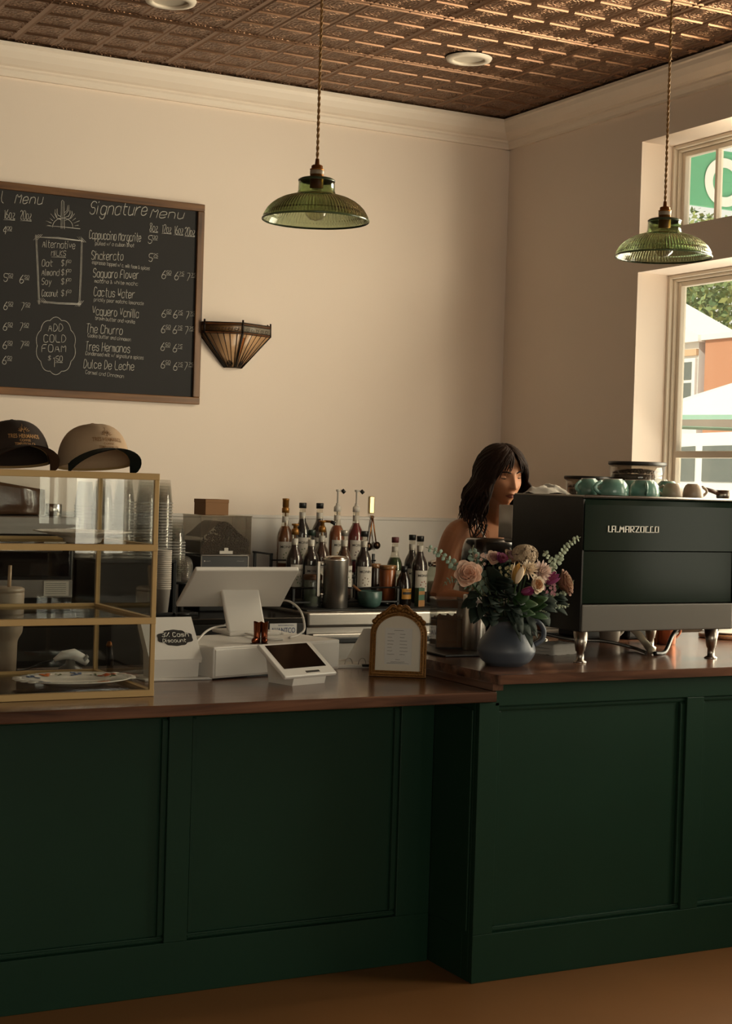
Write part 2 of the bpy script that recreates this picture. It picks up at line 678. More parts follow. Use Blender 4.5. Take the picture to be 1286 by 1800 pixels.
def side_window(name, y0, y1, z0, z1, rail=None, mull=()):
    b = B()
    for d, x0, w in ((0, 4.477, .016), (.016, 4.495, .012), (.028, 4.512, .022)):
        x1 = 4.545
        a, c, e, f = y0 + d, y1 - d, z0 + d, z1 - d
        b.box((x0, a, e), (x1, a + w, f), .004)
        b.box((x0, c - w, e), (x1, c, f), .004)
        b.box((x0, a + w, f - w), (x1, c - w, f), .004)
        b.box((x0, a + w, e), (x1, c - w, e + w), .004)
    if rail:
        b.box((4.512, y0 + .045, rail - .015), (4.552, y1 - .045, rail + .015), .003)
    for m in mull:
        b.box((4.515, m - .009, z0 + .045), (4.545, m + .009, z1 - .045), .003)
    o = struct(b.obj(name, FRAMEP))
    g = B()
    g.box((4.530, y0 + .048, z0 + .048), (4.534, y1 - .048, z1 - .048))
    g.obj('window_pane', GLASS_W, o)
    return o


side_window('window_1', 3.70, 5.64, .90, 2.405, rail=1.618)
side_window('window_2', 3.70, 5.64, 2.573, 2.973, mull=(5.385, 4.67, 3.95))
side_window('window_3', 2.3, 3.3, 1.0, 2.5, rail=1.7)
side_window('window_4', -2.35, -.25, .95, 2.5, rail=1.7)
for k, (a, c, z0, z1) in enumerate(FR_OPEN):
    b = B()
    for x in (a, (a + c) / 2 - .025, c - .05):
        b.box((x, YF - .14, z0), (x + .05, YF - .06, z1), .004)
    for z in (z0, z1 - .05, 1.5):
        b.box((a, YF - .14, z), (c, YF - .06, z + .05), .004)
    o = struct(b.obj('window_%d' % (5 + k), FRAMEP))
    g = B()
    g.box((a + .03, YF - .102, z0 + .03), (c - .03, YF - .098, z1 - .03))
    g.obj('window_pane', GLASS_W, o)

# ================================================================ outside the window
ASPH = M('street', 'b7b0a6', .9, var=.1, scale=.6)
b = B()
b.box((XR + .31, -30, -.25), (70, 60, -.12))
o = b.obj('street_ground', ASPH)
struct(o)
WHITE_OUT = M('white_siding', 'efece6', .7, var=.03)
BRICK = M('brick_orange', 'c4633a', .85)
nt = BRICK.node_tree
bt = nt.nodes.new('ShaderNodeTexBrick')
bt.inputs['Scale'].default_value = 3.2
bt.inputs['Color1'].default_value = lin('bb5029')
bt.inputs['Color2'].default_value = lin('a54525')
bt.inputs['Mortar'].default_value = lin('c98d6c')
bt.inputs['Mortar Size'].default_value = .012
tcn = nt.nodes.new('ShaderNodeTexCoord')
mpn = nt.nodes.new('ShaderNodeMapping')
mpn.inputs['Rotation'].default_value = (PI / 2, 0, PI / 2)
nt.links.new(tcn.outputs['Object'], mpn.inputs[0])
nt.links.new(mpn.outputs[0], bt.inputs[0])
nt.links.new(bt.outputs[0], nt.nodes['Principled BSDF'].inputs['Base Color'])
GREYGLASS = M('dark_window', '70756f', .15, var=.1)

h = thing('brick_building', 'orange brick building across the street seen through the tall window', 'building', (16, 14.9, -.12))
b = B()
b.box((0, -6, 0), (6, 4.3, 3.88))
b.obj('wall', BRICK, h)
b = B()
b.box((-.06, -6.1, 3.88), (6.1, 4.34, 3.96))
b.obj('roof_edge', WHITE_OUT, h)
for k in range(5):
    b = B()
    b.box((-.03, 3.5 - k * .9, .0), (0, 3.58 - k * .9, 3.88))
    b.obj('pilaster', M('brick_dark', 'b9663f', .8), h)
h = thing('white_house', 'white gabled house beside the orange brick building', 'building', (16.0, 19.35, -.12))
b = B()
b.box((0, 0, 0), (.8, 3.6, 3.92))
b.obj('wall', WHITE_OUT, h)
b = B()
b.prism([(-.12, 3.86), (-.12, 3.96), (1.9, 4.85), (3.9, 3.96), (3.9, 3.86)], (1.0, 0, 0), (-.12, 0, 0), (0, 1, 0), (0, 0, 1))
b.obj('roof', M('pale_roof', 'f0ede8', .8), h)
b = B()
b.box((-.05, 0, 3.66), (0, 3.6, 3.76))
b.obj('trim_band', M('tan_band', 'd9b591', .7), h)
for yy in (.08, 1.4, 2.6):
    b = B()
    b.box((-.06, yy - .07, 2.9), (0, yy + .33, 3.62), .01)
    w = b.obj('window', WHITE_OUT, h)
    for zz in (2.97, 3.29):
        g = B()
        g.box((-.07, yy, zz), (-.058, yy + .26, zz + .27))
        g.obj('pane', GREYGLASS, w)
# market umbrella in front of the buildings
h = thing('patio_umbrella', 'white patio umbrella with green edge in front of brick building', 'umbrella', (12.6, 14.0, -.02))
b = B()
b.lathe([(.02, 0), (.02, 2.75)], seg=8)
b.obj('pole', M('pole_grey', '8a8a88', .5), h)
b = B()
b.lathe([(1.75, 2.28), (.05, 2.85), (0, 2.86)], seg=8, cap=False, smooth=False)
b.obj('canopy', WHITE_OUT, h)
b = B()
b.lathe([(1.76, 2.24), (1.76, 2.29)], seg=8, cap=False, smooth=False)
b.obj('valance', M('valance_green', '9fc2ae', .7), h)
# parked car
CARP = M('car_white', 'f3f2ee', .2, var=.01, coat=.6)
h = thing('car', 'white parked car just outside the tall window', 'car', (8.6, 10.6, -.12))
b = B()
body = [(-2.3, .35), (-2.3, 1.15), (-1.9, 1.35), (-1.35, 1.5), (-.7, 1.96), (-.3, 2.05), (1.2, 2.07), (1.75, 1.98), (2.25, 1.5), (2.35, 1.2), (2.35, .35)]
b.prism([(-u, v) for u, v in body], (1.8, 0, 0), (0, 0, 0), (0, 1, 0), (0, 0, 1), smooth=False)
b.obj('body', CARP, h)
for pl in ([(-.95, 1.66), (-.55, 1.92), (.2, 1.95), (.2, 1.66)], [(.3, 1.66), (.3, 1.95), (1.2, 1.96), (1.55, 1.9), (1.8, 1.66)]):
    b = B()
    b.prism([(-u, v) for u, v in pl], (.02, 0, 0), (-.012, 0, 0), (0, 1, 0), (0, 0, 1))
    b.obj('window', GREYGLASS, h)
for u in (.1, 1.2):
    b = B()
    b.box((-.025, -u - .1, 1.46), (0, -u + .1, 1.50), .008)
    b.obj('door_handle', M('handle_grey', 'b9b9b9', .3, metal=.5), h)
for u in (-1.45, 1.5):
    b = B()
    b.lathe([(.2, -.02), (.36, -.02), (.38, .03), (.38, .2), (.3, .22)], (.0, -u, .38), 28, 'X')
    b.obj('wheel', M('tyre', '222222', .8), h)
# trees
LEAF = [M('leaf_%d' % i, c, .6, var=.15) for i, c in enumerate(('7d8f5a', 'a3a866', '5f7a50'))]


def tree(label, loc, hgt, rad, n, seed):
    random.seed(seed)
    h = thing('leafy_tree', label, 'tree', loc)
    b = B()
    b.tube([(0, 0, 0), (.1, .05, hgt * .5), (0, .1, hgt * .95)], [.22, .16, .05], 8)
    for k in range(5):
        a = k * 1.3
        b.tube([(.06, .05, hgt * (.4 + .08 * k)), (math.cos(a) * rad * .6, math.sin(a) * rad * .6, hgt * (.65 + .06 * k))], [.09, .03], 6)
    b.obj('trunk', M('bark', '6b5a48', .9), h)
    b = B()
    for i in range(n):
        d = Vector((random.gauss(0, 1), random.gauss(0, 1), random.gauss(0, .8)))
        d = d.normalized() * rad * random.uniform(.45, 1.0) ** .6
        c = Vector((0, 0, hgt)) + Vector((d.x, d.y, d.z * .8))
        e1 = Vector((random.gauss(0, 1), random.gauss(0, 1), random.gauss(0, 1))).normalized()
        e2 = e1.cross(Vector((random.gauss(0, 1), random.gauss(0, 1), random.gauss(0, 1)))).normalized()
        s = random.uniform(.06, .13)
        b.cur = random.choice((0, 0, 1, 2))
        b.add([c - e1 * s, c + e2 * s * .5, c + e1 * s, c - e2 * s * .5], [(0, 1, 2, 3)], False)
    b.obj('foliage', LEAF, h)


tree('leafy green tree rising behind the brick building', (23.5, 26.2, -.12), 5.3, 2.6, 7000, 3)
tree('tall leafy tree showing low in the transom window', (30, 36.8, -.12), 8.0, 2.2, 4200, 5)

# hanging green sign outside, at right angles to the wall
h = thing('hanging_sign', 'green sign with a white round letter hanging outside the transom window', 'sign', (4.74, 5.90, 2.79))
b = B()
b.box((0, 0, 0), (1.02, .02, .27))
b.obj('sign_board', M('sign_green', '63b08a', .5, var=.04), h)
b = B()
print_text(b, 'OPEN', Vector((.136, -.002, .02)), X_, Z_, .215, bold=.03, N=-Y_, thick=.003)
b.obj('lettering', M('sign_white', 'f5f5ef', .5, var=.01), h)
b = B()
for x in (.12, .9):
    b.tube([(x, .01, .27), (x, .01, .55)], .005, 6)
b.tube([(-.128, .01, .55), (1.02, .01, .55)], .01, 8)
b.obj('bracket', M('sign_iron', '3a3a3a', .5, metal=.6), h)

# ================================================================ counters
GREEN = M('counter_green', '1a3528', .42, var=.10, scale=5, bump=.04, bscale=90, spec=.22)
WALNUT = wood('walnut_top', '35211a', '76513d', 0, rough=.22, coat=.15)
WALNUT_S = wood('walnut_side', '35211a', '76513d', 1, rough=.3, coat=.2)


def moulding(b, x0, x1, z0, z1, y, w=.016, d=.010):
    """Bead frame inside a recessed panel whose face is at y (towards -y)."""
    for a, c, e, f in ((x0, x1, z0, z0 + w), (x0, x1, z1 - w, z1), (x0, x0 + w, z0 + w, z1 - w), (x1 - w, x1, z0 + w, z1 - w)):
        b.box((a, y - d, e), (c, y + .002, f), .003)
        b.box((a + w * .3 if a == x0 else a, y - d - .003, e + w * .3), (c, y - d + .001, f - w * .3), .001)


LFY, RFY = 4.19, 3.943          # panel fronts of the two counters
h = thing('service_counter', 'dark green panelled counter base under the lower wooden worktop', 'counter', (0.2, LFY, 0))
ox, oy = .2, LFY


def cpart(name, par, *boxes, mat=None, bev=.002):
    b = B()
    for lo, hi in boxes:
        b.box(lo, hi, bev)
    return b.obj(name, mat or GREEN, par)


cpart('carcass', h, ((-.6, .024, 0), (2.29, .58, .815)))
rails = [((-.6, 0, 0), (2.29, .024, .148)), ((-.6, 0, .795), (2.29, .024, .826))]
cpart('bottom_rail', h, rails[0])
cpart('top_rail', h, rails[1])
LST = [(-.6, -.52), (.53, .60), (1.431, 1.501), (2.175, 2.29)]
for a, c in LST:
    cpart('stile', h, ((a, 0, .148), (c, .024, .795)))
for i in range(len(LST) - 1):
    b = B()
    moulding(b, LST[i][1], LST[i + 1][0], .148, .795, .024)
    b.obj('moulding', GREEN, h)
h = thing('service_counter', 'dark green panelled counter base that juts forward under the espresso machine', 'counter', (2.495, RFY, 0))
RE = XR - 2.495
cpart('carcass', h, ((0.0, .024, 0), (RE, .06, .822)), ((.0, .06, 0), (.5, .74, .822)), ((.08, .026, .822), (RE, .74, .877)), ((.5, .06, 0), (RE, .97, .877)))
cpart('bottom_rail', h, ((0, 0, 0), (RE, .024, .142)))
cpart('top_rail', h, ((.053, 0, .812), (RE, .024, .878)))
RST = [(0, .068), (.767, .835), (1.534, 1.602), (RE - .05, RE)]
for a, c in RST:
    cpart('stile', h, ((a, 0, .142), (c, .024, .812 if a else .824)))
for i in range(len(RST) - 1):
    b = B()
    moulding(b, RST[i][1], RST[i + 1][0], .142, .812, .024)
    b.obj('moulding', GREEN, h)
cpart('side_panel', h, ((-.006, .03, .148), (0, .246, .8)))

tag(cpart('worktop', None, ((-.4, 3.93, .826), (2.546, 4.80, .857)), mat=WALNUT, bev=.004), 'lower dark wood worktop with the pastry case and card terminals on it', 'worktop')
h = thing('worktop', 'higher dark wood worktop carrying the espresso machine and flower jug', 'worktop', (2.538, 3.91, .88))
b = B()
b.prism([(.0, .004), (.004, 0), (XR - 2.538, 0), (XR - 2.538, 1.01), (.42, 1.01), (.42, .80), (0, .80)], (0, 0, .025), (0, 0, 0), (1, 0, 0), (0, 1, 0))
b.prism([(.002, .006), (.006, .002), (XR - 2.538, .002), (XR - 2.538, 1.008), (.422, 1.008), (.422, .798), (.002, .798)], (0, 0, .002), (0, 0, .025), (1, 0, 0), (0, 1, 0))
b.obj('slab', WALNUT, h)
cpart('end_riser', h, ((0.0, .032, -.0222), (.036, .79, .0)), mat=WALNUT_S, bev=.001)

# ---------------------------------------------------------------- espresso machine
STEEL = M('steel', '9a958e', .28, metal=1.0, var=.05)
STEEL_B = M('steel_brushed', '8f8a84', .38, metal=1.0, var=.08, scale=8, stretch=(1, 1, 14))
CHROME = M('chrome', 'c9c5bf', .12, metal=1.0, var=.02)
BLACK = M('black_plastic', '0d0d0d', .4, var=.05)
BLACKM = M('black_metal', '121212', .35, var=.05, metal=.3)
RACING = M('machine_green', '0e1c13', .16, var=.04, spec=.08)
RACING_D = M('machine_side_black', '060807', .25, var=.04)
GREYM = M('machine_grey', '55514b', .55, var=.04, metal=.3)
WHITE_P = M('white_plastic', 'd8d3cc', .35, var=.02)
m = thing('espresso_machine', 'dark green espresso machine with white raised lettering on its back panel', 'espresso machine', (2.972, 4.12, .907))
# lower back panel, upper back panel (slightly overhanging), grey base, black sides
b = B()
b.prism([(0.004, .188), (0.006, .352), (.40, .352), (.40, .188)], (.612, 0, 0), (0, 0, 0), (0, 1, 0), (0, 0, 1))
b.obj('lower_panel', RACING, m)
b = B()
b.prism([(-.004, .356), (-.004, .50), (.002, .516), (.012, .521), (.40, .521), (.40, .356)], (.612, 0, 0), (0, 0, 0), (0, 1, 0), (0, 0, 1))
b.obj('upper_panel', RACING, m)
b = B()
b.box((0, -.004, .098), (.612, .40, .184), .004)
b.obj('base_frame', GREYM, m)
for x0 in (-.004, .612):
    b = B()
    b.prism([(.0, .10), (.0, .517), (.012, .523), (.402, .523), (.402, .13), (.38, .098)], (.006, 0, 0), (x0, 0, 0), (0, 1, 0), (0, 0, 1))
    b.obj('side_panel', RACING_D, m)
b = B()
b.box((-.004, .403, .375), (.004, .488, .487), .001)
b.obj('splash_panel', CHROME, m, 'mirror polished steel end plate')
b = B()
b.box((.006, .40, .36), (.612, .47, .44), .006)
b.box((.0, .40, .098), (.612, .56, .16), .006)
b.obj('group_housing', STEEL, m)
for x in (.17, .44):
    b = B()
    b.lathe([(.035, .27), (.04, .30), (.04, .36)], (x, .50, 0), 24)
    g = b.obj('group_head', CHROME, m)
    b = B()
    b.lathe([(.036, .245), (.038, .27)], (x, .50, 0), 24)
    b.tube([(x, .53, .258), (x, .60, .245)], [.012, .014], 10)
    b.obj('portafilter', BLACK, g)
b = B()
b.box((-.002, .004, .521), (.616, .40, .528), .003)
b.tube([(.0, .0, .527), (.614, .0, .527)], .004, 6)
b.obj('cup_tray', STEEL_B, m)
for x in (.016, .545):
    for y in (.02, .34):
        b = B()
        b.lathe([(.0195, 0), (.020, .004), (.012, .008), (.012, .034), (.0155, .036), (.0245, .098)], (x, y, 0), 24)
        lg = b.obj('leg', STEEL, m)
        g = B()
        g.lathe([(.021, 0), (.0215, .003), (.016, .005)], (x, y, 0), 24)
        g.obj('foot_pad', CHROME, lg)
# raised white lettering: strokes joined by a base line


def logo(b, O, U, V, h):
    x = 0
    G = {'l': (2.0, [[(0, 6), (0, 0), (2, 0)]]), 'a': (3.2, [[(0, 0), (0, 6), (2.6, 6), (2.6, 0)], [(0, 2.6), (2.6, 2.6)]]), 'm': (3.8, [[(0, 0), (0.4, 6), (1.7, 2.4), (3.0, 6), (3.0, 0)]]),
         'r': (3.2, [[(0, 0), (0, 6), (2.5, 6), (2.5, 3), (.4, 3), (2.6, 0)]]), 'z': (3.2, [[(0, 6), (2.6, 6), (0, 0), (2.8, 0)]]), 'o': (3.2, [[(0, 0), (0, 6), (2.5, 6), (2.5, 0), (0, 0)]]),
         't': (2.8, [[(0, 6), (2.6, 6)], [(.2, 6), (.2, 0), (2.6, 0)]]), 'c': (3.0, [[(1.5, 6), (0, 6), (0, 0), (3.6, 0)]]), '_': (1.2, [[(0, 0), (1.2, 0)]])}
    for ch in 'la_marzocco':
        w, st = G[ch]
        for s in st:
            for i in range(len(s) - 1):
                p, q = Vector(s[i]), Vector(s[i + 1])
                a = O + U * ((x + p.x) * h / 6 * .78) + V * (p.y * h / 6)
                c = O + U * ((x + q.x) * h / 6 * .78) + V * (q.y * h / 6)
                d = (c - a)
                if d.length < 1e-6:
                    continue
                d.normalize()
                nrm = U.cross(V)
                sd = nrm.cross(d) * h * .05
                a, c = a - d * h * .06, c + d * h * .06
                vs = [a - sd, c - sd, c + sd, a + sd]
                vs += [v + nrm * .002 for v in vs]
                b.add(vs, [(0, 1, 2, 3), (7, 6, 5, 4), (0, 4, 5, 1), (1, 5, 6, 2), (2, 6, 7, 3), (3, 7, 4, 0)], False)
        x += w * 1.0 + .8
    return x


b = B()
lx = logo(b, Vector((.0, 0, 0)), X_, Z_, .0185)
k_ = .205 / (lx * .0185 / 6 * .78)
b.xf(Matrix.Translation((.0905, -.0055, .4155)) @ Matrix.Diagonal((k_, 1, 1, 1)))
b.obj('lettering', M('logo_white', 'e8e4da', .4, var=.01), m, 'raised white lettering')

# ---------------------------------------------------------------- pastry case on the lower worktop
BRASS_P = M('pale_brass', 'b59665', .42, metal=.35, var=.04)
CASEG = pane('case_glass', 'fbfcfb', .55)
cx0, cx1, cy0, cy1, cz = .62, 1.549, 4.104, 4.594, .8575
c = thing('display_case', 'glass pastry display case with pale brass frame and three levels', 'display case', (cx0, cy0, cz))
w_, d_, hh = cx1 - cx0, cy1 - cy0, .606
t_ = .0165
for x in (0, w_ - t_):
    for y in (0, d_ - t_):
        b = B()
        b.box((x + (.004 if x else 0), y, 0), (x + t_, y + t_ * .7, hh), .001)
        b.obj('post', BRASS_P, c)
for z, nm in ((0, 'bottom_frame'), (.197, 'shelf_frame'), (.395, 'shelf_frame'), (hh - .018, 'top_frame')):
    b = B()
    hz = .018
    b.box((0, -.002, z), (w_, t_, z + hz), .001)
    b.box((0, d_ - t_, z), (w_, d_ + .002, z + hz), .001)
    b.box((-.001, t_, z), (t_, d_ - t_, z + hz), .001)
    b.box((w_ - t_, t_, z), (w_ + .001, d_ - t_, z + hz), .001)
    f = b.obj(nm, BRASS_P, c)
    g = B()
    g.box((t_ * .5, t_ * .5, z + .006), (w_ - t_ * .5, d_ - t_ * .5, z + .010))
    g.obj('shelf_glass', CASEG, f)
for lo, hi in (((.006, .005, .018), (w_ - .006, .008, hh - .018)), ((.006, d_ - .008, .018), (w_ - .006, d_ - .005, hh - .018)), ((w_ - .008, .008, .018), (w_ - .005, d_ - .008, hh - .018)), ((.005, .008, .018), (.008, d_ - .008, hh - .018))):
    g = B()
    g.box(lo, hi)
    g.obj('glass_panel', CASEG, c)

PORC = M('porcelain', 'd9d1c6', .18, var=.02, coat=.4)
# fluted white dish on the upper shelf
pl = thing('fluted_dish', 'white fluted pedestal dish on the upper shelf of the pastry case', 'dish', (1.417, 4.35, cz + .405))
b = B()
prof = [(.045, 0), (.052, .004), (.055, .012), (.075, .020), (.132, .032), (.134, .034), (.128, .034), (.07, .026), (.02, .024), (.001, .024)]
seg = 72
vs, fs = [], []
for r, z in prof:
    for q in range(seg):
        a = 2 * PI * q / seg
        rr = r * (1 + (.035 * math.cos(a * 24) if r > .06 else 0))
        vs.append((rr * math.cos(a), rr * math.sin(a), z))
for i in range(len(prof) - 1):
    for q in range(seg):
        fs.append((i * seg + q, i * seg + (q + 1) % seg, (i + 1) * seg + (q + 1) % seg, (i + 1) * seg + q))
fs.append(tuple(reversed(range(seg))))
b.add(vs, fs)
b.obj('bowl', PORC, pl)
# oval platter with painted flowers on the bottom shelf
pl = thing('oval_platter', 'white oval platter with painted orange flowers on the bottom of the pastry case', 'platter', (1.395, 4.32, cz + .0105), rz=.1)
b = B()
b.lathe([(.05, 0), (.085, 0), (.10, .007), (.158, .016), (.166, .019), (.160, .020), (.10, .0115), (.085, .006), (.0, .005)], seg=48, sx=1.0, sy=.78)
for s in (-1, 1):
    for q in range(5):
        a = (q - 2) * .22
        b.ball((s * .163 * math.cos(a), .163 * .8 * math.sin(a), .0185), .013, 10, 6, (1.1, 1, .25))
b.obj('plate', PORC, pl)
for (a, r, n_, c1) in ((1.9, .128, 3, 'c8692b'), (.45, .13, 3, 'b5552a'), (2.4, .125, 2, '4a5a78'), (1.25, .13, 2, '5b6c92'), (-1.2, .13, 3, 'c8692b'), (-2.6, .13, 2, '4a5a78')):
    b = B()
    for q in range(n_ * 4):
        aa, rr = a + random.uniform(-.13, .13), r + random.uniform(-.018, .016)
        zz = .0125 + (rr - .10) * .13
        cx, cy = rr * math.cos(aa), rr * math.sin(aa) * .78
        s = random.uniform(.004, .009)
        b.lathe([(s, zz), (s * .7, zz + .0014), (0, zz + .0018)], (cx, cy, 0), 8, cap=False)
    b.obj('painted_flower', M('glaze_' + c1, c1, .3), pl)
b = B()
for q in range(14):
    aa = random.choice((1.6, 2.2, .75, .2, -1.5, -.8)) + random.uniform(-.1, .1)
    rr = random.uniform(.115, .14)
    zz = .0125 + (rr - .10) * .13
    b.lathe([(.004, zz), (.002, zz + .0014), (0, zz + .0016)], (rr * math.cos(aa), rr * math.sin(aa) * .78, 0), 7, cap=False)
b.obj('painted_leaves', M('glaze_leaf', '55603a', .3), pl)


# ---------------------------------------------------------------- caps
def ball_cap(name, label, loc, rz, cloth, brimc, underc, logoc, sz=1.0):
    h = thing(name, label, 'cap', (loc[0], loc[1], loc[2] + .0145), rz)
    h.rotation_euler = (-.12, 0, rz)
    b = B()
    A, D, HH = .100 * sz, .112 * sz, .118 * sz
    nu, nv = 48, 14

    def pe(a, e, off=0.0):
        ce = math.cos(e) ** .72
        y = math.sin(a) * D * ce
        x = math.cos(a) * A * ce
        front = max(0, -math.sin(a))
        z = HH * (math.sin(e) ** .92) * (1 + .06 * front * math.cos(e))
        ridge = .0012 * (abs(math.cos(3 * (a + PI / 2))) ** 24)
        n = Vector((x / A ** 2, y / D ** 2, max(z, .01) / HH ** 2)).normalized()
        return Vector((x, y, z)) + n * (off - ridge)

    def pt(u, v, off=0.0):
        a = 2 * PI * u
        t = (((a + PI / 2 + PI) % (2 * PI)) - PI) / 1.22
        e0 = math.asin((max(0.0, .036 * sz * (1 - t * t)) / HH) ** (1 / .92)) if abs(t) < 1 else 0.0
        return pe(a, e0 + v * (PI / 2 - e0), off)
    b.sheet([[pt(i / nu, j / nv) for i in range(nu + 1)] for j in range(nv + 1)])
    b.obj('crown', cloth, h)
    b = B()
    b.ball((0, 0, HH + .002), .007, 10, 6, (1, 1, .5))
    b.obj('top_button', cloth, h)
    # brim: arched visor sloping forward
    def brim(off):
        rows = []
        for i in range(21):
            t = -1 + 2 * i / 20
            a = -PI / 2 + t * 1.22
            row = []
            for j in range(7):
                s = j / 6
                x0, y0 = A * math.cos(a) * .99, D * math.sin(a) * .99
                ln = .070 * sz * (math.cos(t * PI / 2) ** .5)
                x = x0 + math.cos(a) * ln * s * .45
                y = y0 - ln * s
                z = .004 + .034 * sz * (1 - t * t) - .030 * s * sz * (.35 + .65 * abs(t) ** 1.5) - .004 * abs(t)
                row.append((x, y, z + off))
            rows.append(row)
        return rows
    b = B()
    b.sheet(brim(.0022))
    b.obj('brim', brimc, h)
    b = B()
    b.sheet(brim(-.0002))
    b.obj('brim_underside', underc, h)
    b = B()
    b.sheet([[pt(i / nu, j / 8 * .12, -.004) for i in range(nu + 1)] for j in range(3)])
    b.obj('sweatband', M('sweatband_tan', 'a98a5c', .8), h)

    def wrap(u, v):
        a = -PI / 2 + u / A
        e = math.asin(min(.98, (v / HH)))
        return pe(a, e, .0012)
    b = B()
    for tx, zz, hh_, wd, bo in (('TRES HERMANOS', .052, .0115, .098, .015), ('COFFEE', .0425, .0062, .032, .01), ('TEMPLETON, CA', .033, .0066, .060, .01)):
        print_text(b, tx, None, X_, Z_, hh_ * sz, wd * sz, bold=bo, align='C', warp=lambda u, v, z0=zz * sz: wrap(u, v + z0))
    st = [[(0, 0), (0, .030)], [(0, .011), (-.005, .012), (-.005, .02)], [(0, .009), (.005, .010), (.005, .018)]]
    for q in range(-4, 5):
        a = q * .33
        if q:
            st.append([(math.sin(a) * .008, math.cos(a) * .008 + .002), (math.sin(a) * .019, math.cos(a) * .018 + .002)])
    for s in st:
        b.tube([wrap(u * sz, (v + .0665) * sz) for u, v in s], .0007, 4)
    b.obj('embroidery', logoc, h)
    return h


CLOTH_B = M('cap_brown', '2f231b', .9, var=.12, scale=60, bump=.1, bscale=500)
CLOTH_T = M('cap_sand', 'b99c7e', .9, var=.05, scale=60, bump=.1, bscale=500)
ball_cap('ball_cap', 'dark brown baseball cap with tan embroidery on top of the pastry case', (1.206, 4.33, cz + hh), .06, CLOTH_B, CLOTH_B, M('brim_under', '6a4a35', .85), M('thread_tan', 'b98a55', .7))
ball_cap('ball_cap', 'sand coloured baseball cap with dark green brim on top of the pastry case', (1.440, 4.34, cz + hh), .10, CLOTH_T, M('brim_green', '12231f', .85), M('brim_green2', '10201c', .9), M('thread_gold', '8a6238', .7))

# ================================================================ things on the lower worktop
LT = .8572                       # lower worktop surface
RT = .9072                       # higher worktop surface
d = thing('cash_drawer', 'white cash drawer under the point of sale screen', 'cash drawer', (1.837, 4.38, LT), rz=.272)
b = B()
b.box((0, 0, .004), (.507, .30, .098), .004)
b.obj('body', WHITE_P, d)
b = B()
b.box((.006, -.003, .010), (.501, .002, .090), .002)
b.obj('drawer_front', WHITE_P, d)
b = B()
b.box((.01, .01, 0), (.497, .29, .004))
b.obj('rubber_base', BLACK, d)
DT = LT + .098
p = thing('point_of_sale_screen', 'white point of sale screen seen from behind on the cash drawer', 'screen', (2.09, 4.74, DT))
b = B()
tl, tr_, br, bl = P(345, 1003, Y=4.67), P(526, 1003, Y=4.67), P(493, 1067, Y=4.83), P(310, 1067, Y=4.83)
o_ = Vector(p.location)
q = [v - o_ for v in (tl, tr_, br, bl)]
n = (q[1] - q[0]).cross(q[3] - q[0]).normalized()
if n.y > 0:
    n = -n
bmx = bmesh.new()
vv = [bmx.verts.new(v) for v in q] + [bmx.verts.new(v - n * .016) for v in q]
for f in ((0, 1, 2, 3), (7, 6, 5, 4), (0, 4, 5, 1), (1, 5, 6, 2), (2, 6, 7, 3), (3, 7, 4, 0)):
    bmx.faces.new([vv[i] for i in f])
bmesh.ops.recalc_face_normals(bmx, faces=bmx.faces[:])
bmesh.ops.bevel(bmx, geom=bmx.edges[:], offset=.004, segments=3, profile=.5, affect='EDGES')
b.bm(bmx, smooth=False)
b.obj('screen_housing', WHITE_P, p)
b = B()
ins = [v - n * .0165 + ((q[0] + q[2]) / 2 - v) * .08 for v in q]
b.add(ins + [v - n * .0008 for v in ins], [(0, 1, 2, 3), (7, 6, 5, 4), (0, 4, 5, 1), (1, 5, 6, 2), (2, 6, 7, 3), (3, 7, 4, 0)], False)
b.obj('display', M('screen_black', '080808', .08), p)
b = B()
s0, s1 = P(389, 1034, Y=4.755) - o_, P(455, 1034, Y=4.755) - o_
s2, s3 = P(468, 1120, Y=4.70) - o_, P(402, 1122, Y=4.70) - o_
s2.z = s3.z = .010
sv = [s0, s1, s2, s3]
b2 = bmesh.new()
vv = [b2.verts.new(v) for v in sv] + [b2.verts.new(v + Vector((0, .022, .004))) for v in sv]
for f in ((0, 1, 2, 3), (7, 6, 5, 4), (0, 4, 5, 1), (1, 5, 6, 2), (2, 6, 7, 3), (3, 7, 4, 0)):
    b2.faces.new([vv[i] for i in f])
bmesh.ops.recalc_face_normals(b2, faces=b2.faces[:])
bmesh.ops.bevel(b2, geom=b2.edges[:], offset=.006, segments=3, profile=.5, affect='EDGES')
b.bm(b2, smooth=False)
b.obj('stand', WHITE_P, p)
b = B()
b.box((s3.x - .01, s3.y - .03, 0), (s2.x + .03, s3.y + .12, .012), .004)
b.obj('stand_base', WHITE_P, p)

CABLE = M('white_cable', 'cfcac3', .5)


def cable(name, label, pts, r=.0035, mat=None, cat='cable', group=None):
    b = B()
    o = pts[0]
    b.tube(spline([Vector(v) for v in pts], 10), r, 8)
    return tag(b.obj(name, mat or CABLE), label, cat, group)


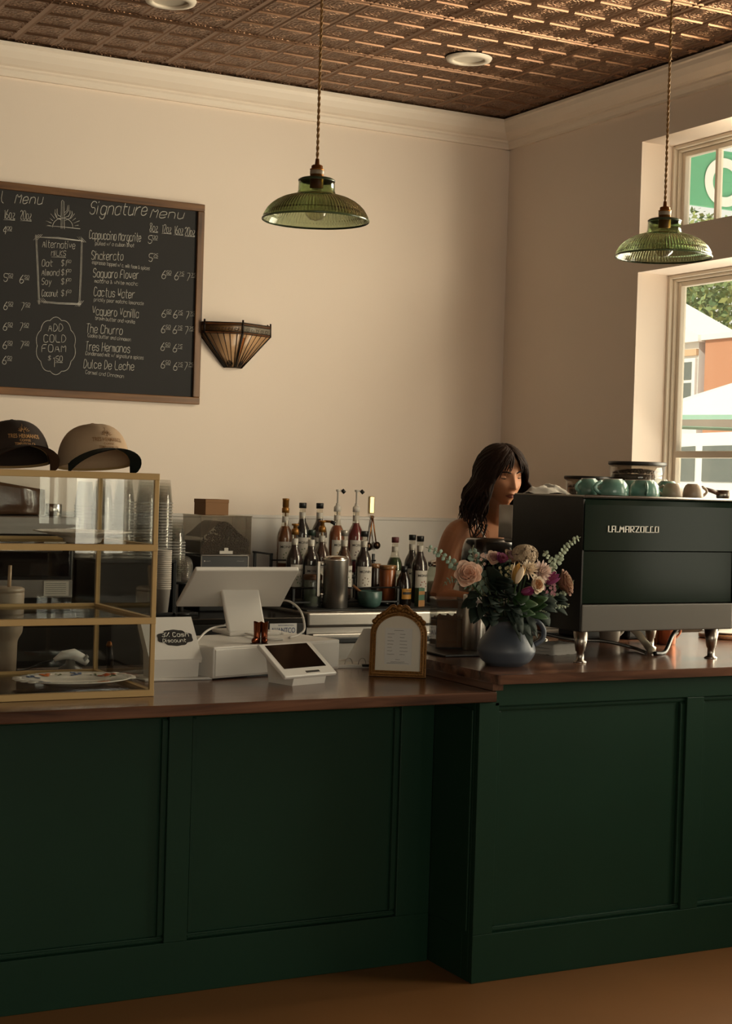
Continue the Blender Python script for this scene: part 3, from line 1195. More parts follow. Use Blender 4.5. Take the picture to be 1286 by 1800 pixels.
ZC = DT + .0045
cable('cable', 'white cable arching off the back of the screen down behind the tablet', [P(470, 1062, Y=4.90), P(488, 1057, Y=4.90), P(508, 1057, Y=4.84), P(528, 1074, Y=4.74), P(535, 1104, Y=4.62), Vector((2.22, 4.60, ZC + .004)), Vector((2.17, 4.56, ZC))])
cable('cable', 'white cable lying across the cash drawer and drooping over its corner', [P(452, 1108, Z=ZC), P(420, 1100, Z=ZC + .012), P(390, 1100, Z=ZC + .02), P(365, 1108, Z=ZC + .016), P(345, 1128, Z=ZC + .004), P(338, 1134, Z=ZC - .006)])
cable('cable', 'white cable curling behind the stand foot on the cash drawer', [P(405, 1096, Z=ZC + .012), P(396, 1098, Z=ZC + .006), P(410, 1106, Z=ZC), P(440, 1116, Z=ZC + .004), P(470, 1124, Z=ZC), P(497, 1124, Z=ZC)])
a_ = thing('power_adapter', 'small white power plug lying beside the copper boots', 'plug', tuple(P(480, 1116, Z=DT)))
b = B()
b.box((-.022, -.016, 0), (.022, .016, .016), .006, seg=3)
b.obj('plug_body', WHITE_P, a_)
b = B()
b.tube([(.022, 0, .008), (.036, 0, .006)], .005, 8)
b.obj('strain_relief', CABLE, a_)

# copper boots
COPPERG = M('boot_copper', '6d3417', .22, metal=.75, var=.35, scale=40)


def boot(label, loc, rz):
    h = thing('cowboy_boot', label, 'boot ornament', loc, rz, 'copper cowboy boots on the cash drawer')
    b = B()
    prof = [(.0, 0, .0135, .010), (.0, .008, .0135, .010), (.001, .018, .0115, .010), (.003, .03, .0115, .0105), (.004, .045, .014, .0115), (.004, .060, .0165, .012)]
    vs, fs = [], []
    sg = 16
    for (yo, z, ry, rx) in prof:
        for k in range(sg):
            a = 2 * PI * k / sg
            zz = z + (.006 * abs(math.cos(a)) if z > .055 else 0)
            vs.append((rx * math.cos(a), yo + ry * math.sin(a), zz))
    for i in range(len(prof) - 1):
        for k in range(sg):
            fs.append((i * sg + k, i * sg + (k + 1) % sg, (i + 1) * sg + (k + 1) % sg, (i + 1) * sg + k))
    b.add(vs, fs)
    b.obj('shaft', COPPERG, h)
    b = B()
    b.tube([(0, .004, .0095), (0, -.014, .0095), (0, -.028, .0075), (0, -.036, .0065)], [.0105, .0105, .008, .003], 14)
    b.obj('foot', COPPERG, h)
    b = B()
    b.box((-.008, .002, -.0005), (.008, .014, .004), .001)
    b.box((-.009, -.034, -.0005), (.009, -.010, .0015), .0005)
    b.obj('sole', M('boot_sole', '3a1d10', .5), h)


boot('copper cowboy boot ornament nearer the power plug', tuple(P(464, 1130, Z=DT + .0008)), -.35)
boot('copper cowboy boot ornament nearer the screen stand', tuple(P(451, 1130, Z=DT + .0008)), -.75)

# terminal with the cash discount plaque
t = thing('card_terminal', 'white leaning card terminal with a black handwritten cash discount plaque', 'card terminal', (1.735, 4.45, LT))
b = B()
prof = [(-.045, .062), (.052, .178), (.064, .176), (.064, .15), (-.012, .052), (-.038, .050)]
b.prism(prof, (.165, 0, 0), (-.088, 0, 0), (0, 1, 0), (0, 0, 1))
b.obj('housing', WHITE_P, t)
b = B()
b.prism([(-.044, .058), (-.036, .008), (.02, .008), (.03, .10)], (.15, 0, 0), (-.082, 0, 0), (0, 1, 0), (0, 0, 1))
b.obj('neck', WHITE_P, t)
b = B()
b.box((-.105, -.055, 0), (.108, .06, .008), .003, seg=3)
b.obj('foot_plate', WHITE_P, t)
U = Vector((1, 0, 0))
V = (Vector((0, .097, .116))).normalized()
Np = U.cross(V)
C0 = Vector((.008, -.045, .062)) + V * .076
out = []
for i in range(64):
    a = 2 * PI * i / 64
    rx, rz_ = .053, .0255
    k = 1 + .07 * math.cos(4 * a) - .05 * math.cos(8 * a)
    out.append((rx * math.copysign(abs(math.cos(a)) ** .75, math.cos(a)) * k, rz_ * math.copysign(abs(math.sin(a)) ** .75, math.sin(a)) * k + (.003 * math.copysign(1, math.sin(a)) * max(0, 1 - abs(math.cos(a)) * 5))))
b = B()
b.prism(out, tuple(Np * .0015), tuple(C0), tuple(U), tuple(V))
pq = b.obj('plaque', M('plaque_black', '15110f', .7), t, 'black shaped plaque')
b = B()
Ow = C0 + Np * .002
write_hand(b, '3% Cash', Ow - U * .041 + V * .003, U, V, .0150, .084, r=.0013, jit=.12)
write_hand(b, 'Discount', Ow - U * .042 - V * .0165, U, V, .0125, .072, r=.0011, jit=.12)
b.obj('handwriting', M('chalk', 'd8d4cc', .9), pq)

# customer tablet
t = thing('customer_display', 'small white tablet payment display tilted toward the customer', 'tablet', (2.052, 4.288, LT), rz=.30)
ca = math.radians(34)
U = X_
V = Vector((0, math.cos(ca), math.sin(ca)))
Np = U.cross(V)
Mx = Matrix(((1, 0, 0, 0), (0, V.y, Np.y, -.085), (0, V.z, Np.z, .030), (0, 0, 0, 1)))
b = B()
b.box((-.105, 0, -.012), (.105, .150, 0), .004, mat=Mx, seg=3)
b.obj('housing', WHITE_P, t)
b = B()
b.box((-.084, .034, -.001), (.084, .140, .0008), .0, mat=Mx)
b.obj('screen', M('tablet_screen', '0a0706', .06, spec=.6), t, 'black glossy screen')
b = B()
b.box((-.012, .011, -.001), (.042, .019, .0009), .0, mat=Mx)
b.obj('card_slot', BLACK, t)
b = B()
b.prism([(-.072, 0), (.03, 0), (.045, .07), (.02, .085), (-.078, .022)], (.13, 0, 0), (-.065, 0, 0), (0, 1, 0), (0, 0, 1))
b.obj('wedge_base', WHITE_P, t)

# gilt arched frame
GILT = M('gilt', '6f4a1c', .45, metal=.55, var=.35, scale=90, bump=.3, bscale=300)
f = thing('arched_frame', 'small gilt arched picture frame with a printed menu card', 'picture frame', (2.4245, 4.313, LT + .001), rz=-.572)
wf, hf = .176, .205


def arch(w, h, r, n=20):
    """Outline of an arched panel: base width w, full height h, shoulders of radius r."""
    pts = [(-w / 2, 0), (w / 2, 0), (w / 2, h - r)]
    for i in range(1, n):
        a = PI * i / n
        pts.append((w / 2 * math.cos(a), h - r + r * math.sin(a)))
    pts.append((-w / 2, h - r))
    return pts


tilt = Matrix.Rotation(-.10, 4, 'X')
o1, o2 = arch(wf, hf, .075), [(x, z + .018) for x, z in arch(wf - .036, hf - .036, .060)]
b = B()
n = len(o1)
vs = [(x, -.008, z) for x, z in o1] + [(x, -.010, z) for x, z in o2] + [(x, .006, z) for x, z in o1] + [(x, .002, z) for x, z in o2]
fs = []
for i in range(n):
    j = (i + 1) % n
    fs += [(i, j, n + j, n + i), (2 * n + j, 2 * n + i, 3 * n + i, 3 * n + j), (i, 2 * n + i, 2 * n + j, j), (n + i, n + j, 3 * n + j, 3 * n + i)]
b.add(vs, fs, False)
oL = o1[2:] + [o1[0], o1[1]]
for s in (0.25, .75):   # beading along the moulding
    ring = [Vector((x1 * (1 - s) + x2 * s, -.010, z1 * (1 - s) + z2 * s)) for (x1, z1), (x2, z2) in zip(o1, o2)]
    ring.append(ring[0])
    for i in range(len(ring) - 1):
        L = (ring[i + 1] - ring[i]).length
        m_ = max(1, int(L / .0055))
        for k in range(m_):
            b.ball(ring[i].lerp(ring[i + 1], k / m_), .0026, 6, 4)
b.xf(tilt)
b.obj('frame_moulding', GILT, f)
b = B()
for k in range(-9, 10):
    a = PI / 2 + k * .115
    r_ = .074
    c_ = Vector((wf / 2 * math.cos(a), -.012, hf - .075 + .075 * math.sin(a)))
    b.ball(c_, .0085 if k % 2 else .0065, 8, 6, (1, .7, 1))
    if abs(k) < 5:
        b.tube([c_, c_ + Vector((math.cos(a) * .6, 0, 1)) * (.014 - abs(k) * .0022)], [.005, .0015], 6)
b.ball((0, -.013, hf + .006), .012, 10, 8, (1.2, .7, 1))
for s in (-1, 1):
    b.tube(spline([(s * .004, -.014, hf + .004), (s * .02, -.015, hf + .012), (s * .036, -.013, hf - .002), (s * .046, -.012, hf - .010)], 5), [.006] * 15 + [.002], 7)
b.xf(tilt)
b.obj('crest', GILT, f)
b = B()
b.prism(o2, (0, .002, 0), (0, -.003, 0), (1, 0, 0), (0, 0, 1))
b.xf(tilt)
card = b.obj('mount_card', M('card_cream', 'cfc6b8', .8, var=.02), f)
b = B()
b.box((-.042, -.0045, .037), (.042, -.0032, .150))
b.xf(tilt)
b.obj('menu_sheet', M('card_white', 'c9c5c0', .8, var=.02), card)
b = B()
random.seed(4)


def scrib(x0, x1, z):
    pts = []
    x = x0
    while x < x1:
        pts.append(tilt @ Vector((x, -.0049, z + random.uniform(-.0007, .0007))))
        x += random.uniform(.0008, .002)
    if len(pts) > 1:
        b.tube(pts, .00045, 4)


scrib(-.014, .016, .142)
for k in range(7):
    z = .131 - k * .0105
    scrib(-.034, -.034 + random.uniform(.014, .024), z)
    scrib(.004, .004 + random.uniform(.014, .026), z)
scrib(-.008, .008, .052)
scrib(-.022, .022, .045)
scrib(-.034, .034, .041)
b.obj('print', M('ink', '3c3a38', .8), card)
b = B()
b.box((-.03, .004, .01), (.03, .008, .15))
b.xf(tilt)
b.prism([(.024, .13), (.075, .0), (.082, .0), (.030, .135)], (.04, 0, 0), (-.02, 0, 0), (0, 1, 0), (0, 0, 1))
b.obj('easel_back', M('frame_back', '2a1d12', .8), f)

# open binder with a propped page
bd = thing('ring_binder', 'open ring binder with white pages behind the gilt frame', 'binder', (2.46, 4.60, LT), rz=-.25)
b = B()
b.box((-.13, -.06, 0), (.13, .09, .004), .001)
b.box((-.13, -.055, .004), (.02, .085, .010), .001)
b.obj('pages', M('paper', 'cdc8c0', .85, var=.02), bd)
b = B()
b.box((-.02, -.062, .004), (.135, -.045, .012), .002)
b.obj('spine_strip', BLACK, bd)
for k in range(3):
    b = B()
    cx = -.06 + k * .045
    b.tube(arc((cx, -.035, .010), .019, 0, PI, 14, Vector((.8, .6, 0)), Z_), .0014, 6)
    b.obj('ring', STEEL, bd)
b = B()
b.add([(-.06, .03, .004), (.12, .03, .004), (.12, .10, .115), (.02, .10, .112), (-.06, .032, .005), (.12, .032, .005), (.12, .102, .115), (.02, .102, .112)], [(0, 1, 2, 3), (7, 6, 5, 4), (0, 4, 5, 1), (1, 5, 6, 2), (2, 6, 7, 3), (3, 7, 4, 0)], False)
b.obj('propped_page', M('paper', 'cdc8c0', .85), bd)

# things behind the pastry case
tb = thing('travel_tumbler', 'beige insulated tumbler with straw standing behind the pastry case', 'tumbler', (1.305, 4.73, LT))
BEIGE = M('tumbler_beige', '9c8a78', .45, var=.02)
b = B()
b.lathe([(.034, 0), (.038, .003), (.040, .09), (.043, .10), (.053, .118), (.055, .13), (.057, .235), (.056, .24), (.05, .24)], seg=36)
b.obj('body', BEIGE, tb)
b = B()
b.lathe([(.050, .238), (.057, .240), (.057, .250), (.05, .254), (.0, .254)], seg=36)
b.obj('lid', BEIGE, tb)
b = B()
b.tube([(.012, .0, .25), (.016, .01, .318)], .0055, 10)
b.obj('straw', M('straw_tan', 'b79c80', .4), tb)
sc = thing('barcode_scanner', 'pale grey handheld scanner lying behind the pastry case glass', 'scanner', (1.50, 4.82, LT), rz=.2)
sc.location = (1.50, 4.72, LT)
b = B()
b.tube([(-.035, .02, .030), (-.01, .01, .045), (.02, 0, .048), (.045, -.008, .034), (.06, -.014, .020)], [.008, .020, .024, .022, .014], 14, flat=.7)
b.obj('housing', WHITE_P, sc)
b = B()
b.tube([(.045, -.022, .040), (.052, -.026, .033)], [.012, .010], 12)
b.obj('button', M('button_grey', '7d7a76', .4), sc)
b = B()
b.lathe([(.034, 0), (.036, .006), (.016, .018), (.013, .032)], (.01, 0, 0), 20)
b.obj('cradle', M('cradle_grey', '6f6b66', .4), sc)
b = B()
b.tube(spline([(-.035, .02, .030), (-.07, .03, .022), (-.11, .04, .006), (-.16, .03, .004)], 6), .0035, 8)
b.obj('cord', BLACK, sc)
br = thing('counter_brush', 'black handled brush with brass end standing behind the pastry case', 'brush', (1.648, 4.755, LT))
b = B()
b.tube([(0, 0, 0), (0, 0, .03), (-.004, 0, .064)], [.011, .010, .008], 10)
b.obj('handle', BLACK, br)
b = B()
b.lathe([(.009, .064), (.010, .070), (.006, .080), (.0, .082)], (-.004, 0, 0), 14)
b.obj('brass_end', M('brass', '8a5a2c', .3, metal=.9), br)

# ================================================================ things on the higher worktop
# flower jug
JUG = M('jug_slate', '4c535e', .42, var=.08, scale=9)
j = thing('flower_jug', 'slate blue ceramic jug holding the bouquet beside the espresso machine', 'jug', (2.706, 4.136, RT))
JP = [(.0, .0), (.054, 0)] + [(v.x, v.z) for v in spline([(.056, 0, .002), (.074, 0, .014), (.0875, 0, .036), (.0895, 0, .052), (.082, 0, .074), (.066, 0, .096), (.054, 0, .114), (.0495, 0, .128), (.052, 0, .140), (.061, 0, .150)], 5)] + [(.057, .150), (.045, .130), (.052, .105), (.075, .06), (.05, .012), (0, .01)]
b = B()
b.lathe(JP, seg=56, cap=False)
b.obj('body', JUG, j)
b = B()
hd = spline([(.046, .026, .118), (.062, .040, .134), (.088, .052, .132), (.105, .058, .108), (.100, .058, .08), (.078, .046, .062)], 8)
hd = [Vector((math.hypot(p.x, p.y) * .97 * math.cos(.02), math.hypot(p.x, p.y) * .25, p.z)) for p in hd]
hd = [Vector((math.hypot(p.x, p.y) * math.cos(-.25), math.hypot(p.x, p.y) * math.sin(-.25), p.z)) for p in hd]
b.tube(hd, .0105, 14, flat=.75)
b.obj('handle', JUG, j)

# tray, steel tumbler, tub of cocoa
tag(cpart('serving_tray', None, ((2.625, 4.36, RT), (2.90, 4.69, RT + .008)), mat=BLACK, bev=.003), 'flat black tray under the steel canister and the tub', 'tray')
POLISH = M('steel_polished', 'cfcac2', .30, metal=1.0, var=.12, scale=3, stretch=(30, 30, .4))
ts = thing('steel_canister', 'tall polished steel canister behind the flower jug', 'canister', (2.800, 4.475, RT + .008))
b = B()
b.lathe([(.036, 0), (.0385, .004), (.0385, .178), (.0375, .182), (.036, .182), (.036, .02), (0, .02)], seg=40, cap=False)
b.lathe([(0, 0), (.036, 0)], seg=40, cap=False)
b.obj('body', POLISH, ts)
b = B()
b.lathe([(.0383, .155), (.0393, .157), (.0393, .166), (.0383, .168)], seg=40, cap=False)
b.obj('rim_band', STEEL, ts)
tbx = thing('cocoa_tub', 'clear square tub of brown cocoa powder beside the steel canister', 'tub', (2.757, 4.575, RT + .008), rz=-.3)
CLEAR = pane('clear_plastic', 'f0f0ee', .9, haze=.05, hazecol='b5b0a8')
b = B()
for lo, hi in (((-.05, -.05, 0), (.05, -.047, .158)), ((-.05, .047, 0), (.05, .05, .158)), ((-.05, -.047, 0), (-.047, .047, .158)), ((.047, -.047, 0), (.05, .047, .158)), ((-.047, -.047, 0), (.047, .047, .003))):
    b.box(lo, hi)
b.obj('tub_wall', CLEAR, tbx)
b = B()
b.sheet([[(-.046 + .092 * i / 10, -.046 + .092 * k / 10, .098 + .018 * noise.noise((i * .5, k * .5, 1))) for k in range(11)] for i in range(11)])
b.box((-.046, -.046, .004), (.046, .046, .095))
b.obj('powder', M('cocoa', '8a5a35', .95, var=.3, scale=40), tbx)
b = B()
b.box((-.052, -.052, .158), (.052, .052, .164), .002)
b.obj('lid', pane('clear_lid', 'e5e5e2', .9, haze=.2, hazecol='b5b0a8'), tbx)

# rounded black appliance
ap = thing('tamping_machine', 'black countertop appliance with a rounded glossy top behind the bouquet', 'appliance', (3.05, 4.785, RT))
GLOSSB = M('gloss_black', '0b0908', .18, var=.05, coat=.4)
b = B()
ring = []
for i in range(9):
    t_ = i / 8
    e = t_ * PI / 2
    w2, d2 = .068 + .027 * math.cos(e) ** .8, .055 + .025 * math.cos(e) ** .8
    ring.append((w2 if i < 8 else .06, d2 if i < 8 else .05, .28 + .085 * math.sin(e)))
vs, fs = [], []
sg = 40
lv = [(.085, .075, .0), (.088, .078, .004), (.06, .05, .012), (.05, .045, .10), (.05, .045, .20), (.085, .072, .25)] + ring
for (w2, d2, z) in lv:
    for k in range(sg):
        a = 2 * PI * k / sg
        c_, s_ = math.cos(a), math.sin(a)
        vs.append((w2 * math.copysign(abs(c_) ** .6, c_), d2 * math.copysign(abs(s_) ** .6, s_), z))
for i in range(len(lv) - 1):
    for k in range(sg):
        fs.append((i * sg + k, i * sg + (k + 1) % sg, (i + 1) * sg + (k + 1) % sg, (i + 1) * sg + k))
fs += [tuple(reversed(range(sg))), tuple(range((len(lv) - 1) * sg, len(lv) * sg))]
b.add(vs, fs)
b.obj('housing', GLOSSB, ap)
b = B()
b.tube([(0, -.062, .13), (0, -.10, .128)], .008, 10)
b.lathe([(.03, .10), (.032, .105), (.032, .13), (.03, .132)], (0, -.075, 0), 24)
b.obj('fork', STEEL, ap)

# folded towel
tw = thing('folded_towel', 'folded white towel on the wood top beside the machine leg', 'towel', (3.075, 4.40, RT), rz=.25)
b = B()
for lay, (z0, z1) in enumerate(((0, .012), (.011, .023), (.022, .034))):
    g1 = []
    for i in range(25):
        row = []
        for k in range(17):
            u, v = i / 24, k / 16
            ed = (min(u, 1 - u, v, 1 - v) * 9)
            ed = min(1, ed) ** .5
            row.append((-.075 + .15 * u + .004 * lay * (v - .5), -.055 + .11 * v, z0 + (z1 - z0) * ed + .002 * noise.noise((u * 7, v * 7, lay))))
        g1.append(row)
    b.sheet(g1)
b.obj('towel_cloth', M('terry', 'c4bfb8', .95, var=.06, scale=60, bump=.5, bscale=420), tw)

# hoses and cables under the machine
hz = [P(908, 1086, Y=4.50), P(940, 1108, Y=4.45), P(1000, 1123, Y=4.42), P(1060, 1127, Y=4.42), P(1110, 1138, Y=4.40), P(1135, 1147, Z=RT + .006)]
cable('braided_hose', 'dark braided water hose sagging under the espresso machine', hz, .006, M('hose_steel', '5d5955', .35, metal=.8), 'hose')
h_ = thing('drain_hose', 'cream ribbed drain hose below the espresso machine', 'hose', (0, 0, 0))
pth = spline([P(1110, 1104, Y=4.36), P(1122, 1115, Y=4.36), P(1135, 1132, Y=4.35), P(1146, 1145, Z=RT + .012)], 10)
o_ = pth[-1].copy()
o_.z = RT
h_.location = o_
b = B()
dense = []
for i in range(len(pth) - 1):
    for k in range(6):
        dense.append(pth[i].lerp(pth[i + 1], k / 6))
b.tube([v - o_ for v in dense], [.0105 + .0022 * math.sin(i * 1.05) for i in range(len(dense))], 12)
b.obj('ribbed_tube', M('hose_cream', 'b9ad98', .5), h_)
cable('power_cable', 'thick black power cable dropping beside the copper mug', [P(1190, 1104, Y=4.34), P(1180, 1120, Y=4.33), P(1168, 1146, Z=RT + .008), P(1150, 1149, Z=RT + .006)], .0075, BLACK)

# cups at the back of the top
COPPER = M('copper', '9a6248', .25, metal=1.0, var=.08)
mg = thing('copper_mug', 'copper mug standing behind the machine near the window', 'mug', (3.66, 4.56, RT))
b = B()
b.lathe([(.038, 0), (.040, .004), (.043, .09), (.044, .094), (.041, .094), (.038, .01), (0, .008)], seg=32, cap=False)
b.lathe([(0, 0), (.038, 0)], seg=32, cap=False)
b.obj('body', COPPER, mg)
b = B()
b.tube([Vector((.041 + .03 * math.sin(PI * i / 12), 0, .015 + .065 * i / 12)) for i in range(13)], .004, 8)
b.obj('handle', COPPER, mg)
gm = thing('grey_cup', 'plain grey cup on the wood top behind the ribbed drain hose', 'cup', (3.505, 4.68, RT))
GREYC = M('cup_grey', '8d867c', .45)
b = B()
b.lathe([(.03, 0), (.034, .003), (.045, .085), (.042, .085), (.03, .01), (0, .008)], seg=32, cap=False)
b.lathe([(0, 0), (.03, 0)], seg=32, cap=False)
b.obj('cup_body', GREYC, gm)
b = B()
b.tube([Vector((.040 + .022 * math.sin(PI * i / 10), 0, .018 + .05 * i / 10)) for i in range(11)], .004, 8)
b.obj('handle', GREYC, gm)
tp = thing('tamper', 'wood and steel coffee tamper on the worktop behind the flower jug handle', 'tamper', (3.225, 4.71, RT))
b = B()
b.lathe([(.029, 0), (.029, .012), (.01, .02), (.009, .03)], seg=24)
b.obj('base', STEEL, tp)
b = B()
b.lathe([(.009, .03), (.013, .05), (.018, .068), (.014, .082), (0, .086)], seg=20, cap=False)
b.obj('handle', M('tamper_wood', '7a4a28', .4), tp)
rb = thing('round_board', 'round wooden board by the window sill', 'board', (4.06, 4.70, RT))
b = B()
b.lathe([(.095, 0), (.10, .003), (.10, .014), (.097, .017), (0, .017)], seg=40)
b.obj('board', wood('board_wood', '5f3a20', '9a6a42', 0), rb)
b = B()
b.lathe([(.05, .017), (.085, .024), (.086, .026), (.05, .020), (0, .020)], seg=36)
b.obj('plate', PORC, rb)

# ---------------------------------------------------------------- cups on the machine
CT = .907 + .5285
TEAL = M('cup_teal', '6f9488', .22, var=.05, coat=.4)
TAUPE = M('cup_taupe', 'a3907c', .35, var=.05)


def upside_cup(name, label, loc, rz, r, h, mat, group, handle=True):
    c = thing(name, label, 'cup', loc, rz, group)
    b = B()
    b.lathe([(r * .97, 0), (r, .003), (r * 1.0, h * .35), (r * .93, h * .66), (r * .74, h * .90), (r * .60, h * .97), (r * .58, h), (r * .52, h), (r * .50, h * .96), (0, h * .955)], seg=36, cap=False)
    b.lathe([(r * .97, 0), (r * .92, .002), (r * .9, h * .5), (0, h * .9)], seg=36, cap=False)
    b.obj('body', mat, c)
    b = B()
    b.lathe([(r * .60, h * .965), (r * .585, h * 1.004), (r * .52, h * 1.004), (r * .51, h * .96)], seg=36, cap=False)
    b.obj('foot_ring', PORC, c)
    if handle:
        b = B()
        b.tube([Vector((r * .9 + r * .55 * math.sin(PI * i / 14) ** .8, 0, h * .15 + h * .66 * i / 14)) for i in range(15)], r * .10, 8, flat=1.4)
        b.obj('handle', mat, c)
    return c


g_ = 'teal cups on top of the espresso machine'
for (px_, Y, rz, r, lab) in ((1033, 4.40, 3.3, .040, 'teal cup upside down on the machine, nearest the white cloth'),
                             (1076, 4.27, 3.2, .052, 'large teal cup upside down above the raised lettering, second from the white cloth'),
                             (1132, 4.26, 4.15, .050, 'large teal cup upside down with its handle toward the room'),
                             (1110, 4.44, 0.4, .044, 'teal cup half hidden behind the two large teal cups'),
                             (1172, 4.42, 0.5, .040, 'teal cup half hidden behind the taupe cups')):
    upside_cup('coffee_cup', lab, tuple(P(px_, 877, Y=Y).xy) + (CT,), rz, r, .056, TEAL, g_)
g_ = 'taupe cups on top of the espresso machine'
for (px_, Y, rz, lab, hn) in ((1181, 4.25, 2.2, 'small taupe cup upside down next to the teal cups', True), (1217, 4.25, -.3, 'small taupe cup upside down with its handle beside the wooden spoon handle', True)):
    upside_cup('espresso_cup', lab, tuple(P(px_, 880, Y=Y).xy) + (CT,), rz, .034, .048, TAUPE, g_, hn)
b = B()
q = P(1252, 871, Y=4.30)
wd = thing('coffee_scoop', 'dark wooden scoop handle lying on the machine beside the taupe cups', 'scoop', (q.x, q.y, CT))
b.tube([(-.03, .0, .032), (0, 0, .025), (.026, 0, .018)], [.006, .0075, .008], 10)
b.obj('handle', M('scoop_wood', '4d3020', .5), wd)
b = B()
b.lathe([(.022, 0), (.026, .004), (.028, .03), (.026, .03), (.02, .004)], (.05, .0, 0), 20, cap=False)
b.lathe([(0, .0), (.022, 0)], (.05, 0, 0), 20, cap=False)
b.obj('scoop_bowl', STEEL, wd)
gl = thing('ribbed_glass', 'clear ribbed glass upside down at the window end of the machine top', 'glass', (3.655, 4.36, CT))
b = B()
vs, fs = [], []
sg = 64
for r, z in ((.034, 0), (.034, .05), (.030, .062), (.0, .064)):
    for k in range(sg):
        a = 2 * PI * k / sg
        rr = r * (1 + .03 * math.cos(16 * a))
        vs.append((rr * math.cos(a), rr * math.sin(a), z))
for i in range(3):
    for k in range(sg):
        fs.append((i * sg + k, i * sg + (k + 1) % sg, (i + 1) * sg + (k + 1) % sg, (i + 1) * sg + k))
b.add(vs, fs)
b.obj('glass_body', pane('clear_glass', 'eef0ee', .9, haze=.08), gl)
gl.location.x = 3.56
gl.location.y = 4.50
cl = thing('bar_cloth', 'crumpled white cloth lying on the machine beside the barista', 'cloth', tuple(P(962, 873, Y=4.44).xy) + (CT,))
b = B()
gr = []
random.seed(11)
for i in range(31):
    row = []
    for k in range(25):
        u, v = -1 + 2 * i / 30, -1 + 2 * k / 24
        e = max(0, 1 - (u * u * .8 + v * v * .8) ** 1.2)
        z = e * (.026 + .016 * noise.noise((u * 2.2, v * 2.2, 3))) + e * .007 * abs(noise.noise((u * 6, v * 6, 5)))
        row.append((u * .075 + .012 * noise.noise((u * 2, v * 2, 9)), v * .06 + .012 * noise.noise((u * 2, v * 2, 7)), max(.0005, z)))
    gr.append(row)
b.sheet(gr)
b.obj('cloth', M('cloth_white', 'c9c1b6', .9, var=.04), cl)


# grinders behind the machine
def hopper_grinder(label, x, y, r, top, seed):
    g = thing('coffee_grinder', label, 'coffee grinder', (x, y, RT), group=None)
    H_ = top - RT
    b = B()
    b.box((-.07, -.065, 0), (.07, .07, H_ - .20), .012)
    b.lathe([(.06, H_ - .20), (.06, H_ - .155), (.075, H_ - .15)], seg=28)
    b.obj('body', BLACKM, g)
    b = B()
    b.lathe([(.070, H_ - .150), (.0715, H_ - .15), (r - .008, H_ - .075), (r, H_ - .012), (r - .003, H_ - .012), (r - .011, H_ - .075), (.067, H_ - .15)], seg=44, cap=False)
    b.obj('hopper', pane('hopper_plastic', 'e4e1dc', .9, haze=.05, hazecol='b5a898'), g)
    b = B()
    b.lathe([(.066, H_ - .149), (r - .013, H_ - .076), (r - .011, H_ - .048), (0, H_ - .044)], seg=30, cap=False)
    random.seed(seed)
    for i in range(230):
        a, q = random.uniform(0, 2 * PI), (r - .014) * random.random() ** .5
        hh = .018 * (1 - (q / r) ** 2)
        b.ball((q * math.cos(a), q * math.sin(a), H_ - .046 + hh), .0055, 6, 4, (1, .75, .7))
    o = b.obj('coffee_beans', M('beans', '1c0f08', .35, var=.4, scale=80), g)
    o['kind'] = 'stuff'
    b = B()
    b.lathe([(r + .001, H_ - .013), (r + .004, H_ - .010), (r + .004, H_ - .002), (r, H_), (0, H_)], seg=44)
    b.obj('lid', BLACK, g)


q = P(1120, 812, Y=4.78)
hopper_grinder('tall coffee grinder with a large clear bean hopper in front of the window', q.x, 4.78, .104, q.z, 1)
q = P(1034, 837, Y=4.83)
hopper_grinder('shorter coffee grinder with black lid behind the teal cups', q.x, 4.83, .086, q.z, 2)

# ================================================================ back counter
h = thing('worktop_refrigerator', 'low stainless steel worktop refrigerator under the syrup bottles', 'refrigerator', (2.934, 6.0, 0))
b = B()
b.box((0, 0, .84), (1.33, .69, .906), .012, seg=3)
b.obj('top_slab', STEEL_B, h)
b = B()
b.box((.008, .02, .08), (1.33, .69, .84))
b.obj('cabinet', STEEL_B, h)
for k in range(2):
    b = B()
    b.box((.02 + k * .66, -.01, .12), (.66 + k * .66, .02, .815), .006)
    dr = b.obj('door', STEEL_B, h)
    b = B()
    b.box((.06 + k * .66, -.024, .775), (.62 + k * .66, -.008, .80), .004)
    b.obj('handle', BLACK, dr)
h = thing('undercounter_refrigerator', 'dark undercounter refrigerator with a white and blue maker sticker', 'refrigerator', (1.0, 6.0, 0))
b = B()
b.box((0, .0, .08), (1.925, .69, .862), .004)
b.obj('cabinet', M('fridge_dark', '2a2826', .4, metal=.5), h)
b = B()
b.box((0, -.004, .862), (1.925, .69, .885), .003)
b.obj('top_slab', M('steel_dark', '4c4844', .22, metal=.9), h)
b = B()
b.box((1.762, -.003, .805), (1.885, .0, .861))
st_ = b.obj('maker_sticker', M('sticker_white', 'bdbab6', .5), h, 'white maker sticker with blue lettering')
b = B()
print_text(b, 'AVANTCO', Vector((1.768, -.0035, .822)), X_ + Z_ * 0, Z_, .022, .11, bold=.01, N=-Y_)
print_text(b, 'REFRIGERATION', Vector((1.80, -.0035, .850)), X_, Z_, .006, .07, N=-Y_)
b.tube([(1.80, -.004, .815), (1.84, -.004, .8165), (1.88, -.004, .812)], [.0006, .0022, .0006], 5)
b.obj('lettering', M('avant_blue', '3a4663', .5), st_)

# syrup bottles -----------------------------------------------------------
LABELP = M('label_paper', 'b9b2a8', .7, var=.03)
INKB = M('ink_black', '1c1a18', .7)
GLASSB = pane('bottle_glass', 'f1efe8', .9, haze=.02)
CAPB = M('cap_black', '0c0c0c', .45)
GOLDP = M('pump_gold', '8a5f2a', .38, metal=.5, var=.08)
WHITEP = M('pump_white', 'c4bcb2', .5)
SYR = {}


